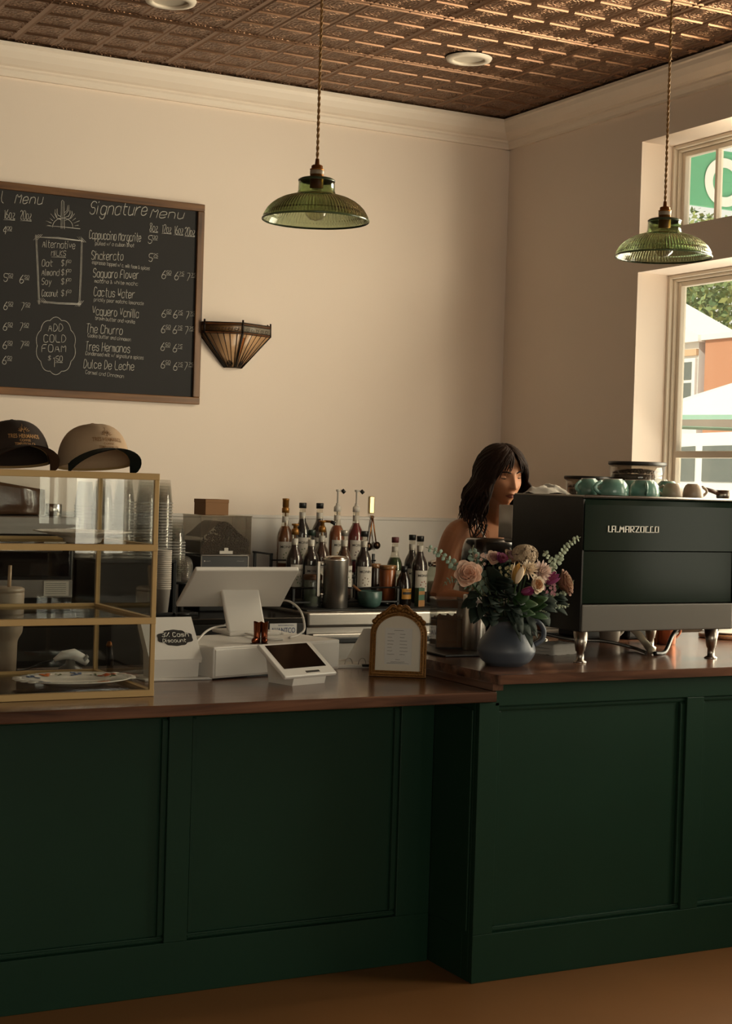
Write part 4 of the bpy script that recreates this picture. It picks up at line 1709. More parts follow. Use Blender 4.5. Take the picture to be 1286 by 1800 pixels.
def bottle(label, x, y, z, liquid, cap, rz=0.0, H=.30, r=.0365, lab='MONIN', labc=None, art='5a6a45', group='syrup bottles on the back counter', fill=.74, name='syrup_bottle', lz=(.055, .150)):
    o = thing(name, label, 'bottle', (x, y, z), rz - .28, group)
    s = H / .30
    body = [(.0, .0), (r * .9, 0), (r, .006), (r, .158 * s), (r * .985, .172 * s), (r * .90, .188 * s), (r * .72, .204 * s), (r * .52, .218 * s), (.0160, .232 * s), (.0142, .250 * s), (.0135, .283 * s), (.0150, .285 * s), (.0150, .292 * s), (.012, .294 * s)]
    b = B()
    b.lathe(body, seg=32, cap=False)
    b.obj('glass', GLASSB, o)
    fl = fill * .30 * s
    lp = [(0, .003)]
    for q in range(len(body) - 1):
        (r1, z1), (r2, z2) = body[q], body[q + 1]
        if z1 >= fl:
            break
        lp.append((max(.001, r1 - .002), max(.003, z1)))
        if z2 > fl:
            t = (fl - z1) / max(1e-6, z2 - z1)
            rr = r1 + (r2 - r1) * t - .002
            lp += [(rr, fl), (0, fl)]
            break
    b = B()
    b.lathe(lp, seg=28, cap=False)
    b.obj('syrup', M('syrup_' + liquid, liquid, .12, var=.03, trans=.35, coat=.3), o)
    b = B()

    def cyl(u, v, off=.0006, rad=r):
        a = -PI / 2 + u / rad
        return Vector(((rad + off) * math.cos(a), (rad + off) * math.sin(a), v))
    lz0, lz1 = lz[0] * s, lz[1] * s
    b.sheet([[cyl(-.040 + .08 * i / 16, lz0 + (lz1 - lz0) * k) for k in (0, 1)] for i in range(17)])
    L = b.obj('label', M('label_' + labc, labc, .65) if labc else LABELP, o)
    b = B()
    print_text(b, lab, None, X_, Z_, .0115, .054, bold=.004, align='C', warp=lambda u, v: cyl(u, v + lz1 - .028, .0012))
    b.obj('lettering', INKB, L)
    b = B()
    for q in range(7):
        a = q * .9 + x * 7
        u0, v0 = .010 * math.cos(a), lz0 + .030 + .012 * math.sin(a)
        du, dv = .009 * math.cos(a + .6), .009 * math.sin(a + .6)
        b.add([cyl(u0, v0, .001), cyl(u0 + du * .5 - dv * .35, v0 + dv * .5 + du * .35, .001), cyl(u0 + du, v0 + dv, .001), cyl(u0 + du * .5 + dv * .35, v0 + dv * .5 - du * .35, .001)], [(0, 1, 2, 3)], False)
    b.obj('label_picture', M('art_' + art, art, .6), L)
    b = B()
    b.lathe([(.0150, .235 * s), (.0148, .262 * s)], seg=20, cap=False)
    b.obj('neck_label', LABELP, o)
    b = B()
    t = .286 * s
    if cap in ('black', 'green', 'foil', 'red'):
        b.lathe([(.0165, t - .006), (.0168, t + .017), (.0155, t + .019), (0, t + .019)], seg=22)
        b.obj('cap', {'black': CAPB, 'green': M('cap_green', '1b2a22', .45), 'foil': M('cap_foil', 'a09a90', .35, metal=.6), 'red': M('cap_red', '5a2a2c', .5)}[cap], o)
    else:
        pm = GOLDP if cap.startswith('gold') else WHITEP
        b.lathe([(.0165, t - .008), (.0165, t + .012), (.012, t + .018), (.0075, t + .021), (.0075, t + .03)], seg=22)
        b.obj('pump_collar', pm, o)
        b = B()
        if cap == 'gold':
            b.lathe([(.0145, t + .018), (.0145, t + .048), (.0155, t + .049), (.0155, t + .056), (0, t + .057)], seg=22)
            b.obj('pump_head', pm, o)
        elif cap == 'gold_spout':
            b.lathe([(.009, t + .02), (.009, t + .034), (.016, t + .036), (.016, t + .043), (0, t + .044)], seg=22)
            b.tube([(.01, 0, t + .040), (.038, -.012, t + .039), (.044, -.014, t + .034)], [.006, .005, .004], 10)
            q = b.obj('pump_head', pm, o)
            b = B()
            b.tube([(.036, -.0115, t + .039), (.054, -.018, t + .030)], [.0075, .0085], 10)
            b.obj('nozzle_cover', BLACK, q)
        elif cap == 'gold_low':
            b.lathe([(.009, t + .02), (.009, t + .030), (.016, t + .032), (.016, t + .039), (0, t + .040)], seg=22)
            b.obj('pump_head', pm, o)
        else:
            b.lathe([(.004, t + .02), (.004, t + .082), (.009, t + .084), (.010, t + .092), (0, t + .094)], seg=18)
            b.tube([(0, 0, t + .089), (.020, -.006, t + .087)], .0045, 8)
            q = b.obj('pump_head', pm, o)
            b = B()
            b.tube([(.018, -.005, t + .091), (.030, -.009, t + .078)], [.0085, .0085], 8)
            b.obj('nozzle_cover', BLACK, q)
        b = B()
        b.tube([(0, 0, t), (.002, 0, .02)], .0035, 8)
        b.obj('dip_tube', pm, o)
    return o


ZB, ZF = 1.03, .942
YBK, YFR = 6.47, 6.24
bottle('tall amber syrup bottle with gold pump at the far end of the back row', P(500, 960, Y=YBK).x, YBK, ZB, '8a4f1c', 'gold', .1, fill=.73)
bottle('black capped bottle of near black syrup in the back row', P(530, 960, Y=YBK).x, YBK, ZB + .02, '170d0a', 'black', .15, fill=.86)
bottle('black capped bottle of dark red brown syrup in the back row', P(560, 960, Y=YBK).x, YBK, ZB + .02, '32110b', 'black', .25, fill=.86, art='8a5a3a')
bottle('orange amber syrup bottle with white pump in the back row', P(591, 960, Y=YBK).x, YBK, ZB + .01, 'a0501a', 'white', .3, fill=.72, art='9a7a3a')
bottle('red syrup bottle with white pump in the back row', P(624, 960, Y=YBK).x, YBK, ZB + .01, '7a0f12', 'white', .2, fill=.76, art='4a2a3a')
bottle('dark brown syrup bottle with low gold pump in the front row', P(517, 990, Y=YFR).x, YFR, ZF, '35180d', 'gold_low', .55, fill=.84)
bottle('dark green capped syrup bottle in the front row', P(546, 990, Y=YFR).x, YFR, ZF - .005, '2e150c', 'green', .2, fill=.84, art='8a5a35')
bottle('brown syrup bottle with gold pump and black nozzle cover', P(577, 990, Y=YFR).x, YFR + .07, ZF + .01, '4a240f', 'gold_spout', .1, fill=.80)
bottle('foil topped amber brown syrup bottle in the front row', P(604, 990, Y=YFR).x, YFR, ZF - .005, '5a3216', 'foil', .35, fill=.80)
bottle('black capped dark syrup bottle at the window end of the front row', P(635, 990, Y=YFR).x, YFR - .02, ZF - .007, '23100c', 'black', .12, fill=.84, art='6b5a4a')
bottle('green syrup bottle with dull red cap beside the wooden canisters', P(693, 1000, Y=6.36).x, 6.36, .914, '2f4a16', 'red', .2, fill=.70, H=.29, labc='8d8a7a')
bottle('black capped dark bottle behind the label with red fruit', P(723, 1000, Y=6.42).x, 6.42, .914, '1a0f0d', 'black', .2, fill=.86)
bottle('black capped dark red syrup bottle with red fruit on its label', P(737, 1000, Y=6.28).x, 6.28, .914, '2a0c0c', 'black', .35, fill=.86, art='7a2a26')
# squat sauce bottle with the yellow label
o = thing('sauce_bottle', 'squat dark sauce bottle with a yellow label', 'bottle', (P(709, 1040, Y=6.16).x, 6.16, .914), .25)
b = B()
b.lathe([(0, 0), (.031, 0), (.034, .004), (.034, .085), (.030, .115), (.020, .140), (.013, .150), (.013, .168), (0, .168)], seg=30, cap=False)
b.obj('bottle_glass', M('sauce_dark', '120a07', .12, coat=.5), o)
b = B()
b.lathe([(.0145, .150), (.0145, .176), (0, .177)], seg=20)
b.obj('cap', CAPB, o)


def cyl2(u, v, rad=.0345):
    a = -PI / 2 + u / rad
    return Vector((rad * math.cos(a), rad * math.sin(a), v))


b = B()
b.sheet([[cyl2(-.034 + .068 * i / 14, .032 + .046 * k) for k in (0, 1)] for i in range(15)])
lb = b.obj('label', M('label_yellow', '9a6a1c', .6), o, 'yellow label with dark band')
b = B()
b.sheet([[cyl2(-.030 + .06 * i / 14, .052 + .011 * k, .0349) for k in (0, 1)] for i in range(15)])
b.obj('label_band', INKB, lb)
random.seed(6)
b = B()
b.tube([cyl2(-.016 + .032 * q / 18, .069 + random.uniform(-.002, .002), .0352) for q in range(19)], .0007, 4)
b.obj('print', INKB, lb)
# small green and orange carton
o = thing('tea_carton', 'small green and orange carton in front of the red fruit label', 'carton', (P(737, 1050, Y=6.12).x, 6.12, .914), .35)
b = B()
b.box((-.020, -.012, 0), (.020, .012, .082), .001)
b.obj('box', M('carton_green', '3b5a48', .6), o)
b = B()
b.box((-.0205, -.0128, .0), (.0205, -.012, .028))
b.box((-.0205, -.0128, .052), (.0205, -.012, .068))
b.obj('orange_panel', M('carton_orange', '8a6236', .6), o)

# wooden canisters
for k, (px_, Y, lab, r) in enumerate(((657, 6.34, 'dark wooden canister at the back beside the teal bowl', .028), (681, 6.22, 'amber wooden canister standing between the bowl and the sauce bottle', .037))):
    x = P(px_, 1030, Y=Y).x
    o = thing('wooden_canister', lab, 'canister', (x, Y, .914))
    wm = wood('canister_wood_%d' % k, ('1a0e08', '6a3314')[k], ('3a2213', '9a5526')[k], 2)
    b = B()
    b.lathe([(0, .018), (r * .97, .018), (r, .022), (r, .155), (r * .97, .158), (0, .158)], seg=30, cap=False)
    b.obj('body', wm, o)
    b = B()
    b.lathe([(r * .85, 0), (r * .9, .002), (r * .9, .018)], seg=30)
    b.obj('foot', STEEL, o)
    b = B()
    b.lathe([(r * 1.03, .158), (r * 1.05, .161), (r * 1.05, .172), (r, .176), (0, .176)], seg=30)
    b.obj('lid', wood('canister_lid', '6a4322', '8d6238', 0), o)

# teal bowl with a wooden spoon
BOWLM = M('bowl_teal', '3c5650', .35, var=.35, scale=45)
o = thing('mixing_bowl', 'speckled teal bowl in front of the syrup bottles', 'bowl', (P(649, 1068, Y=6.1).x, 6.1, .914))
b = B()
b.lathe([(0, 0), (.030, 0), (.044, .010), (.0525, .034), (.053, .070), (.0505, .072), (.049, .034), (.03, .01), (0, .008)], seg=40, cap=False)
b.obj('bowl', BOWLM, o)
q = o.location.copy()
o = thing('wooden_spoon', 'wooden spoon resting in the speckled teal bowl', 'spoon', (q.x, q.y, .93))
b = B()
b.tube([(.0, -.004, .0), (-.030, .0, .040), (-.078, .01, .078)], [.010, .0055, .0065], 10)
b.obj('handle', M('spoon_wood', '7d5230', .5), o)

# steel carafe pair and glass mug
o = thing('steel_carafe', 'polished steel double walled carafe in front of the bottle rack', 'carafe', (P(588, 1070, Y=6.12).x, 6.12, .912))
b = B()
b.lathe([(.050, 0), (.054, .004), (.054, .205), (.056, .212), (.052, .212), (.05, .2), (.05, .01), (0, .01)], seg=44, cap=False)
b.lathe([(0, 0), (.05, 0)], seg=44, cap=False)
b.obj('body', POLISH, o)
b = B()
b.lathe([(.051, .213), (.049, .221), (.01, .226), (0, .226)], seg=40, cap=False)
b.obj('lid', CHROME, o)
b = B()
b.tube([(-.052, -.004, .188), (-.085, -.01, .188)], .005, 8)
b.tube([(-.052, -.004, .06), (-.085, -.01, .06)], .005, 8)
b.box((-.096, -.018, .05), (-.082, -.004, .20), .003)
b.obj('handle', STEEL, o)
o = thing('glass_jar', 'clear glass jar with green contents beside the steel carafe', 'jar', (P(548, 1070, Y=6.17).x, 6.17, .912))
b = B()
b.lathe([(0, 0), (.036, 0), (.040, .004), (.040, .125), (.038, .13), (.037, .125), (.037, .008), (0, .006)], seg=32, cap=False)
b.obj('glass', pane('jar_glass', 'e6ebe2', .9, haze=.06), o)
b = B()
b.lathe([(0, .008), (.0365, .008), (.0365, .075), (0, .078)], seg=28, cap=False)
b.obj('contents', M('matcha', '4a5626', .8, var=.2, scale=50), o)
b = B()
b.lathe([(.0405, .118), (.0415, .12), (.0415, .14), (0, .143)], seg=30)
b.obj('lid', M('jar_lid', '5a3a20', .5), o)
# glass jar with a clamp by the barista
o = thing('clamp_jar', 'glass jar with a metal rimmed lid beside the barista', 'jar', (P(768, 1030, Y=6.25).x, 6.25, .914))
b = B()
b.lathe([(0, 0), (.044, 0), (.048, .006), (.048, .14), (.040, .16), (.040, .17)], seg=32, cap=False)
b.obj('glass', pane('jar_glass', 'e6ebe2', .9, haze=.06), o)
b = B()
b.lathe([(0, .006), (.044, .006), (.044, .10), (0, .104)], seg=26, cap=False)
b.obj('sugar', M('sugar', '8a7a68', .9), o)
b = B()
b.lathe([(.043, .168), (.045, .172), (.045, .190), (.03, .198), (0, .20)], seg=30)
b.obj('lid', CHROME, o)

# rack, mat
WIRE = M('rack_black', '0e0e0e', .4, metal=.3)
o = thing('bottle_rack', 'two tier black metal rack holding the syrup bottles', 'rack', (2.93, 6.14, .912))
b = B()
RW = .52
for z, y0, y1 in ((.020, .0, .19), (.108, .235, .42)):
    b.box((0, y0, z), (RW, y1, z + .006))
b.obj('shelf', WIRE, o)
for x in (0, RW - .012):
    for y, z in ((0, .09), (.19, .09), (.235, .22), (.41, .22)):
        b = B()
        b.box((x, y, 0), (x + .012, y + .012, z), .002)
        b.obj('post', WIRE, o)
for z, y in ((.085, -.004), (.19, .231)):
    b = B()
    b.tube([(0, y, z), (RW, y, z)], .0035, 8)
    b.obj('rail', WIRE, o)
b = B()
b.box((0, .235, .212), (.012, .43, .220))
b.obj('side_bar', WIRE, o)
b = B()
b.box((RW - .012, 0, .08), (RW, .2, .088))
b.obj('side_bar', WIRE, o)
tag(cpart('rubber_mat', None, ((2.945, 6.03, .906), (3.85, 6.62, .912)), mat=M('rubber', '131210', .6), bev=.002), 'black rubber mat under the bottles on the steel worktop', 'mat')
o = thing('round_tray', 'dark round tray under the small green carton', 'tray', (P(755, 1064, Y=6.2).x, 6.10, .912))
b = B()
b.lathe([(.09, 0), (.11, .001), (.112, .006), (.108, .004), (0, .0025)], seg=36)
b.obj('tray_disc', M('tray_dark', '1c1c1e', .4), o)
o.location.z = .9125
o.location.x = 3.72
o.location.y = 6.13

# hanging hook with measuring spoons
o = thing('wall_hook', 'pale gold adhesive hook on the wall above the bottles', 'hook', (P(652, 888, Y=YB).x, YB, P(652, 888, Y=YB).z))
b = B()
b.box((-.014, -.010, -.040), (.014, -.0005, .042), .004, seg=3)
b.obj('plate', M('hook_gold', 'd2bd8c', .25, metal=.6), o)
b = B()
b.tube(arc((0, -.010, -.048), .011, -PI, 0, 10, Y_, Z_), .0025, 8)
b.obj('hook_wire', STEEL, o)
hk = o.location.copy()
for k, (dx, ang, L, lab) in enumerate(((-.010, .10, .125, 'brass measuring spoon hanging nearer the syrup bottles'), (.016, -.12, .118, 'brass measuring spoon hanging nearer the corner'))):
    o = thing('measuring_spoon', lab, 'spoon', (hk.x, hk.y - .016 - k * .006, hk.z - .060), 0)
    b = B()
    e = Vector((dx * 1.3, 0, -L))
    b.tube([(0, 0, .0), e * .5, e], [.003, .0035, .003], 8, flat=.5)
    b.tube(arc((0, 0, .004), .006, 0, 2 * PI, 14), .0012, 6)
    b.obj('handle', M('brass', '8a5a2c', .3, metal=.9), o)
    b = B()
    b.ball(tuple(e + Vector((dx * .35, .0, -.012))), .020 - .002 * k, 18, 12, (1, .55, 1))
    b.obj('scoop', M('spoon_dark', '3a2a1e', .25, metal=.85), o)

# bulk grinder with bean hopper, box on top
o = thing('bulk_grinder', 'black bulk coffee grinder with a clear hopper of beans', 'coffee grinder', (2.685, 6.30, .885))
b = B()
b.box((-.115, 0, 0), (.105, .22, .24), .006)
b.obj('body', BLACKM, o)
b = B()
b.box((-.112, -.004, .10), (.102, .002, .236), .002)
b.obj('front_panel', M('grinder_panel', '2a2a2b', .5), o)
b = B()
for x0 in (-.115, .101):
    b.box((x0, -.006, .09), (x0 + .005, .0, .242))
b.box((-.115, -.006, .238), (.106, .0, .243))
b.obj('panel_trim', STEEL, o)
b = B()
random.seed(3)
b.box((-.100, -.0055, .214), (-.095, -.0045, .219))
for sx0, sx1 in ((-.092, -.070), (.050, .085)):
    b.tube([(sx0 + (sx1 - sx0) * q / 14, -.005, .2165 + random.uniform(-.0012, .0012)) for q in range(15)], .0005, 4)
b.obj('lettering', LABELP, o)
b = B()
for lo, hi in (((-.118, -.004, .245), (.115, -.001, .408)), ((-.118, .20, .245), (.115, .203, .408)), ((-.118, -.001, .245), (-.115, .20, .408)), ((.112, -.001, .245), (.115, .20, .408)), ((-.120, -.006, .406), (.117, .205, .411))):
    b.box(lo, hi)
b.obj('hopper', pane('hopper_plastic', 'e4e1dc', .9, haze=.05, hazecol='b5a898'), o)
b = B()
random.seed(21)
b.sheet([[(-.110 + .218 * i / 24, .002 + .195 * k / 12, .300 + .085 * math.exp(-(((i / 24 - .46) / .36) ** 2)) + .004 * noise.noise((i, k, 2))) for k in range(13)] for i in range(25)])
b.box((-.110, .003, .246), (.108, .197, .298))
for i in range(1100):
    x, z = random.uniform(-.108, .106), random.uniform(.25, .385)
    if z < .300 + .08 * math.exp(-(((x + .110) / .218 - .46) / .36) ** 2):
        b.ball((x, .001, z), random.uniform(.0042, .0056), 6, 4, (1, .6, .75))
bo = b.obj('coffee_beans', M('beans', '1c0f08', .35, var=.4, scale=80), o)
bo['kind'] = 'stuff'
b = B()
b.box((-.03, -.006, .247), (.03, -.004, .260))
b.box((-.009, -.006, .260), (.009, -.004, .273))
b.obj('warning_tag', LABELP, o)
KRAFT = M('kraft', '74502e', .75, var=.05)
o = thing('kraft_box', 'small brown kraft box sitting on the bulk grinder', 'box', (2.630, 6.34, .885 + .4115), .12)
b = B()
b.box((-.056, -.05, 0), (.056, .05, .066), .0015)
b.obj('carton', KRAFT, o)
b = B()
b.box((-.057, -.051, .052), (.057, .051, .0672), .001)
b.obj('lid', KRAFT, o)

# cup organiser with stacks of cups -----------------------------------------
o = thing('cup_organiser', 'black cup organiser on the back counter behind the pastry case', 'organiser', (2.07, 6.16, .885))
b = B()
b.box((.0, .0, .215), (.34, .32, .23), .002)
b.obj('top_plate', BLACK, o)
b = B()
b.box((.0, .26, 0), (.44, .32, .215), .002)
b.obj('back_panel', BLACK, o)
for x in (0, .325):
    b = B()
    b.box((x, .0, 0), (x + .015, .30, .215), .002)
    b.obj('side_panel', BLACK, o)
b = B()
b.box((.0, .0, 0), (.44, .32, .012), .002)
b.obj('base', BLACK, o)
CLEARR = pane('clear_cup_rim', 'f3f3f1', .9, haze=.30, hazecol='ded9d0')
CLEARC = pane('clear_cup', 'f3f3f1', .9, haze=.035, hazecol='cfcac2')
PAPERC = M('paper_cup', 'c6bdb2', .7, var=.03)


_cups = {}


def stack(label, px_, Y, z0, z1, r, mat, group, up, pitch):
    """Copies of one cup, nested upward from z0 to z1."""
    x = P(px_, 950, Y=Y).x
    rb = r * .70
    key = (mat.name, up, r)
    n = max(2, int(round((z1 - z0 - .10) / pitch)) + 1)
    for k in range(n):
        z = z0 + k * pitch
        if key not in _cups:
            c = thing('takeaway_cup', label, 'cup', (x, Y, z), 0, group)
            b = B()
            if up:
                b.lathe([(0, .001), (rb, 0), (r * .97, .093), (r * 1.04, .094), (r * 1.04, .099), (r * .97, .100), (rb * .96, .002)], seg=24, cap=False)
            else:
                b.cur = 1
                b.lathe([(r * .96, 0), (r * 1.04, 0), (r * 1.04, .005), (r * .97, .007)], seg=24, cap=False)
                b.cur = 0
                b.lathe([(r * .97, .007), (rb, .100), (0, .1005)], seg=24, cap=False)
            b.obj('cup_body', [mat, CLEARR if mat is CLEARC else mat], c)
            _cups[key] = c
        else:
            dup(_cups[key], (x, Y, z), 0, label, group)


stack('white paper cup in the tall stack at the far end of the organiser', 147, 6.26, 1.117, 1.425, .040, PAPERC, 'white cups in the stack behind the fluted dish', False, .0115)
stack('clear plastic cup in the tall stack behind the fluted dish', 178, 6.22, 1.117, 1.43, .044, CLEARC, 'clear cups in the stack behind the fluted dish', False, .0125)
stack('clear plastic cup in the stack behind the middle of the case glass', 216, 6.24, 1.117, 1.44, .044, CLEARC, 'clear cups in the stack behind the middle of the case', False, .0125)
stack('clear plastic cup in the stack just inside the case corner post', 255, 6.24, 1.117, 1.44, .044, CLEARC, 'clear cups in the stack by the case corner post', False, .0125)
stack('clear plastic cup in the tall stack just outside the case corner post', 284, 6.30, 1.14, 1.44, .043, CLEARC, 'clear cups in the tall stack outside the case', False, .0125)
stack('clear plastic cup in the shorter stack beside the bulk grinder', 309, 6.34, 1.05, 1.27, .040, CLEARC, 'clear cups in the shorter stack beside the grinder', False, .0125)
stack('white paper cup in the hanging stack between the pastry case and the lids', 288, 6.10, .905, 1.155, .033, PAPERC, 'white cups in the stack outside the case corner', True, .0085)
# dome lids
g_ = 'clear dome lids stacked beside the white cups'
l0 = None
for k in range(9):
    lo = (P(319, 1010, Y=6.2).x, 6.2, 1.02 + k * .0085)
    if l0 is None:
        l0 = thing('dome_lid', 'clear dome lid in the stack beside the white cups', 'lid', lo, 0, g_)
        b = B()
        b.lathe([(.046, 0), (.047, .004), (.044, .006), (.041, .022), (.030, .036), (.012, .041), (0, .041)], seg=28, cap=False)
        b.obj('lid_dome', CLEARC, l0)
    else:
        dup(l0, lo, 0)
o = thing('lid_stand', 'black stand under the clear dome lids', 'stand', (P(319, 1010, Y=6.2).x, 6.2, .885))
b = B()
b.lathe([(.05, 0), (.05, .008), (.012, .012), (.012, .125), (.045, .128), (.045, .134)], seg=24)
b.obj('stand_body', BLACK, o)

# dark appliance behind the case
o = thing('warming_oven', 'wide black oven with a steel top behind the pastry case', 'oven', (1.12, 6.06, .885))
b = B()
b.box((0, .0, .0), (.815, .55, .33), .004)
b.obj('body', M('oven_black', '0c0b0b', .3), o)
b = B()
b.box((-.01, -.02, .33), (.83, .56, .40), .004)
b.obj('top_slab', STEEL_B, o)
b = B()
b.box((.03, -.012, .17), (.80, .0, .31), .002)
dw = b.obj('glass_door', M('oven_glass', '0a0a0c', .05, spec=.6), o)
b = B()
b.tube([(.06, -.035, .27), (.76, -.035, .27)], .008, 10)
for x in (.08, .74):
    b.tube([(x, -.012, .27), (x, -.035, .27)], .006, 8)
b.obj('door_handle', STEEL, dw)
b = B()
b.box((.0, -.008, .085), (.815, .0, .155), .002)
b.obj('control_strip', STEEL_B, o)
b = B()
b.box((.70, -.011, .093), (.80, -.0085, .150))
nt_ = b.obj('paper_note', LABELP, o)
b = B()
random.seed(9)
for k in range(6):
    z = .142 - k * .008
    pts = []
    x = .707
    while x < .79:
        pts.append((x, -.0115, z + random.uniform(-.0008, .0008)))
        x += random.uniform(.001, .003)
    b.tube(pts, .0006, 4)
b.obj('print', M('ink', '3c3a38', .8), nt_)
o = thing('steel_tin', 'shiny steel tin on the oven top behind the pastry case', 'tin', (1.885, 6.16, .885 + .40))
b = B()
b.lathe([(.030, 0), (.032, .003), (.032, .046), (.030, .049), (0, .049)], seg=28)
b.obj('tin_body', CHROME, o)
o = thing('wrapped_parcel', 'brown plastic wrapped parcel on the oven top behind the case glass', 'parcel', (1.42, 6.28, .885 + .40))
b = B()
gr = []
for (hx, hy, z0, z1) in ((.42, .15, .03, .15),):
    bmx = bmesh.new()
    bmesh.ops.create_cube(bmx, size=1)
    bmesh.ops.subdivide_edges(bmx, edges=bmx.edges[:], cuts=7, use_grid_fill=True)
    for v in bmx.verts:
        c = Vector((v.co.x * hx * 2, v.co.y * hy * 2, .075 + v.co.z * .14))
        c.z -= .045 * (c.z / .145) * max(0, c.x / hx) ** 2
        c += Vector((0, .012, .010)) * noise.noise(c * 14)
        v.co = c
    b.bm(bmx)
b.obj('wrap', M('wrap_brown', '4a3323', .22, var=.2, coat=.5, bump=.5, bscale=30), o)

# ================================================================ on the wall
# chalkboard
SLATE = M('slate', '1d1b1b', .75, var=.15, scale=6)
OAK = wood('frame_oak', '3d2616', '7d5632', 0, rough=.4, coat=.2)
OAKV = wood('frame_oak_v', '3d2616', '7d5632', 2, rough=.4, coat=.2)
bx0, bx1, bz0, bz1 = .78, 2.697, 1.779, 2.669
o = thing('menu_chalkboard', 'large oak framed chalkboard menu with white handwriting on the wall', 'chalkboard', (bx0, YB, bz0))
w_, h_ = bx1 - bx0, bz1 - bz0
b = B()
b.box((.02, -.018, .02), (w_ - .02, -.002, h_ - .02))
sl = b.obj('slate', SLATE, o)
fwd = .032
for nm, lo, hi, mt in (('frame_rail', (0, -.030, 0), (w_, -.001, fwd), OAK), ('frame_rail', (0, -.030, h_ - fwd), (w_, -.001, h_), OAK), ('frame_stile', (0, -.030, fwd), (fwd, -.001, h_ - fwd), OAKV), ('frame_stile', (w_ - fwd, -.030, fwd), (w_, -.001, h_ - fwd), OAKV)):
    b = B()
    b.box(lo, hi, .003)
    b.obj(nm, mt, o)
CH = M('chalk_board_white', 'bdb8b0', .95, var=.3, scale=90)
BO = Vector((bx0, YB, bz0))
YC = YB - .0185


def bp(zx, zy):
    """Point of the slate from the photograph's enlarged board crop."""
    return P(zx / 2.572, 300 + zy / 2.572, Y=YC) - BO


cb = B()
SEC = []


def section(name):
    global cb
    cb = B()
    SEC.append((name, cb))


section('side_menu')
random.seed(31)


def line(text, x0, y0, x1, y1, hpx, r=.0017, slant=.12, jit=.2):
    a, c = bp(x0, y0), bp(x1, y1)
    U = (c - a)
    L = U.length
    U.normalize()
    h = (bp(x0, y0 - hpx) - a).length
    write_hand(cb, text, a, U, Z_, h, L, r=r * .78, jit=jit, slant=slant)


def ul(x0, y0, x1, y1, r=.0012):
    cb.tube([bp(x0, y0), bp((x0 + x1) / 2, (y0 + y1) / 2 - 1), bp(x1, y1)], r, 5)


def poly(pts, r=.0013):
    cb.tube([bp(*p) for p in pts], r, 5)


def price(s, x, y):
    line(s[0], x, y, x + 17, y + 1, 36, .0018)
    line(s[1:], x + 21, y - 20, x + 42, y - 19, 15, .0011)
    ul(x + 20, y - 15, x + 43, y - 14, .0009)


line('l', 2, 145, 18, 146, 56, .0019)
line('Menu', 66, 148, 188, 152, 48, .0021, .3)
for t, x, y in (('16oz', 15, 216), ('20oz', 90, 220)):
    line(t, x, y, x + 52, y + 2, 40, .0016)
    ul(x, y + 6, x + 52, y + 8)
price('400', 10, 287)
price('550', 15, 500), price('650', 88, 508)
price('650', 15, 628), price('750', 92, 632)
price('650', 13, 722), price('750', 86, 724)
price('650', 12, 805), price('750', 88, 806)
price('650', 10, 874)
section('menu_heading')
line('Signature', 402, 196, 658, 204, 60, .0024, .32)
line('Menu', 676, 212, 826, 218, 44, .0022, .3)
for t, x, y, w in (('8oz', 675, 274, 38), ('12oz', 730, 280, 44), ('16oz', 785, 286, 42), ('20oz', 834, 293, 46)):
    line(t, x, y, x + w, y + 2, 37, .0016)
    ul(x, y + 4, x + w, y + 6)
ITEMS = [('Cappuccino Margarite', 402, 307, 635, 322, 'pulled w/ a cuban shot', 430, 336, 605, 346, ['500@668,328']),
         ('Shakerato', 412, 402, 555, 406, 'espresso topped w/ c. milk foam & spices', 416, 421, 676, 450, ['525@670,410']),
         ('Saguaro Flower', 420, 482, 624, 490, 'matcha & white mocha', 426, 506, 622, 520, ['650@730,487', '675@788,492', '775@842,498']),
         ('Cactus Water', 423, 566, 605, 578, 'prickly pear matcha lemonade', 424, 590, 648, 608, []),
         ('Vaquero Vanilla', 416, 652, 625, 666, 'brown butter and vanilla', 430, 674, 608, 692, ['650@730,663', '675@782,667', '775@836,672']),
         ('The Churro', 388, 732, 552, 742, 'Cookie butter and cinnamon', 396, 752, 590, 772, ['650@727,733', '675@780,736', '775@833,740']),
         ('Tres Hermanos', 385, 812, 586, 824, 'Condensed milk w/ signature spices', 386, 833, 648, 854, ['650@725,813', '675@780,820']),
         ('Dulce De Leche', 377, 892, 604, 904, 'Carmel and Cinnamon', 386, 918, 558, 938, ['650@726,893', '675@782,902', '775@830,902'])]
for t, x0, y0, x1, y1, s_, sx0, sy0, sx1, sy1, pr in ITEMS:
    section('menu_item')
    line(t, x0, y0, x1, y1, 40, .0019)
    line(s_, sx0, sy0, sx1, sy1, 17, .0011)
    for q in pr:
        a_, xy = q.split('@')
        price(a_, *map(int, xy.split(',')))
section('milk_list')
line('Alternative', 191, 346, 338, 354, 34, .0015)
line('MILKS', 231, 384, 296, 386, 24, .0014)
ul(231, 390, 297, 392)
for t, x1, y, pr in (('Oat', 235, 432, '150'), ('Almond', 266, 474, '100'), ('Soy', 230, 515, '100'), ('Coconut', 260, 568, '150')):
    line(t, 188, y, x1, y + 1, 30, .0014)
    line('$' + pr[0], 276, y - 2, 298, y - 1, 26, .0013)
    line(pr[1:], 301, y - 16, 320, y - 15, 13, .0009)
for k in (0, 5):
    poly([(155 + k, 300), (265, 302 + k), (376 - k, 318)])
    poly([(372 - k, 305), (368 - k, 460), (360 - k, 614)])
    poly([(366, 606 - k), (260, 602 - k), (166, 592 - k)])
    poly([(174 + k, 604), (168 + k, 450), (160 + k, 290)])
for x, y, s in ((165, 300, 1), (362, 312, -1), (352, 600, 1), (190, 588, -1)):
    for k in range(3):
        poly([(x - 14 + k * 8, y + 14 * s), (x + 10 + k * 8, y - 12 * s)], .0009)
section('cold_foam_note')
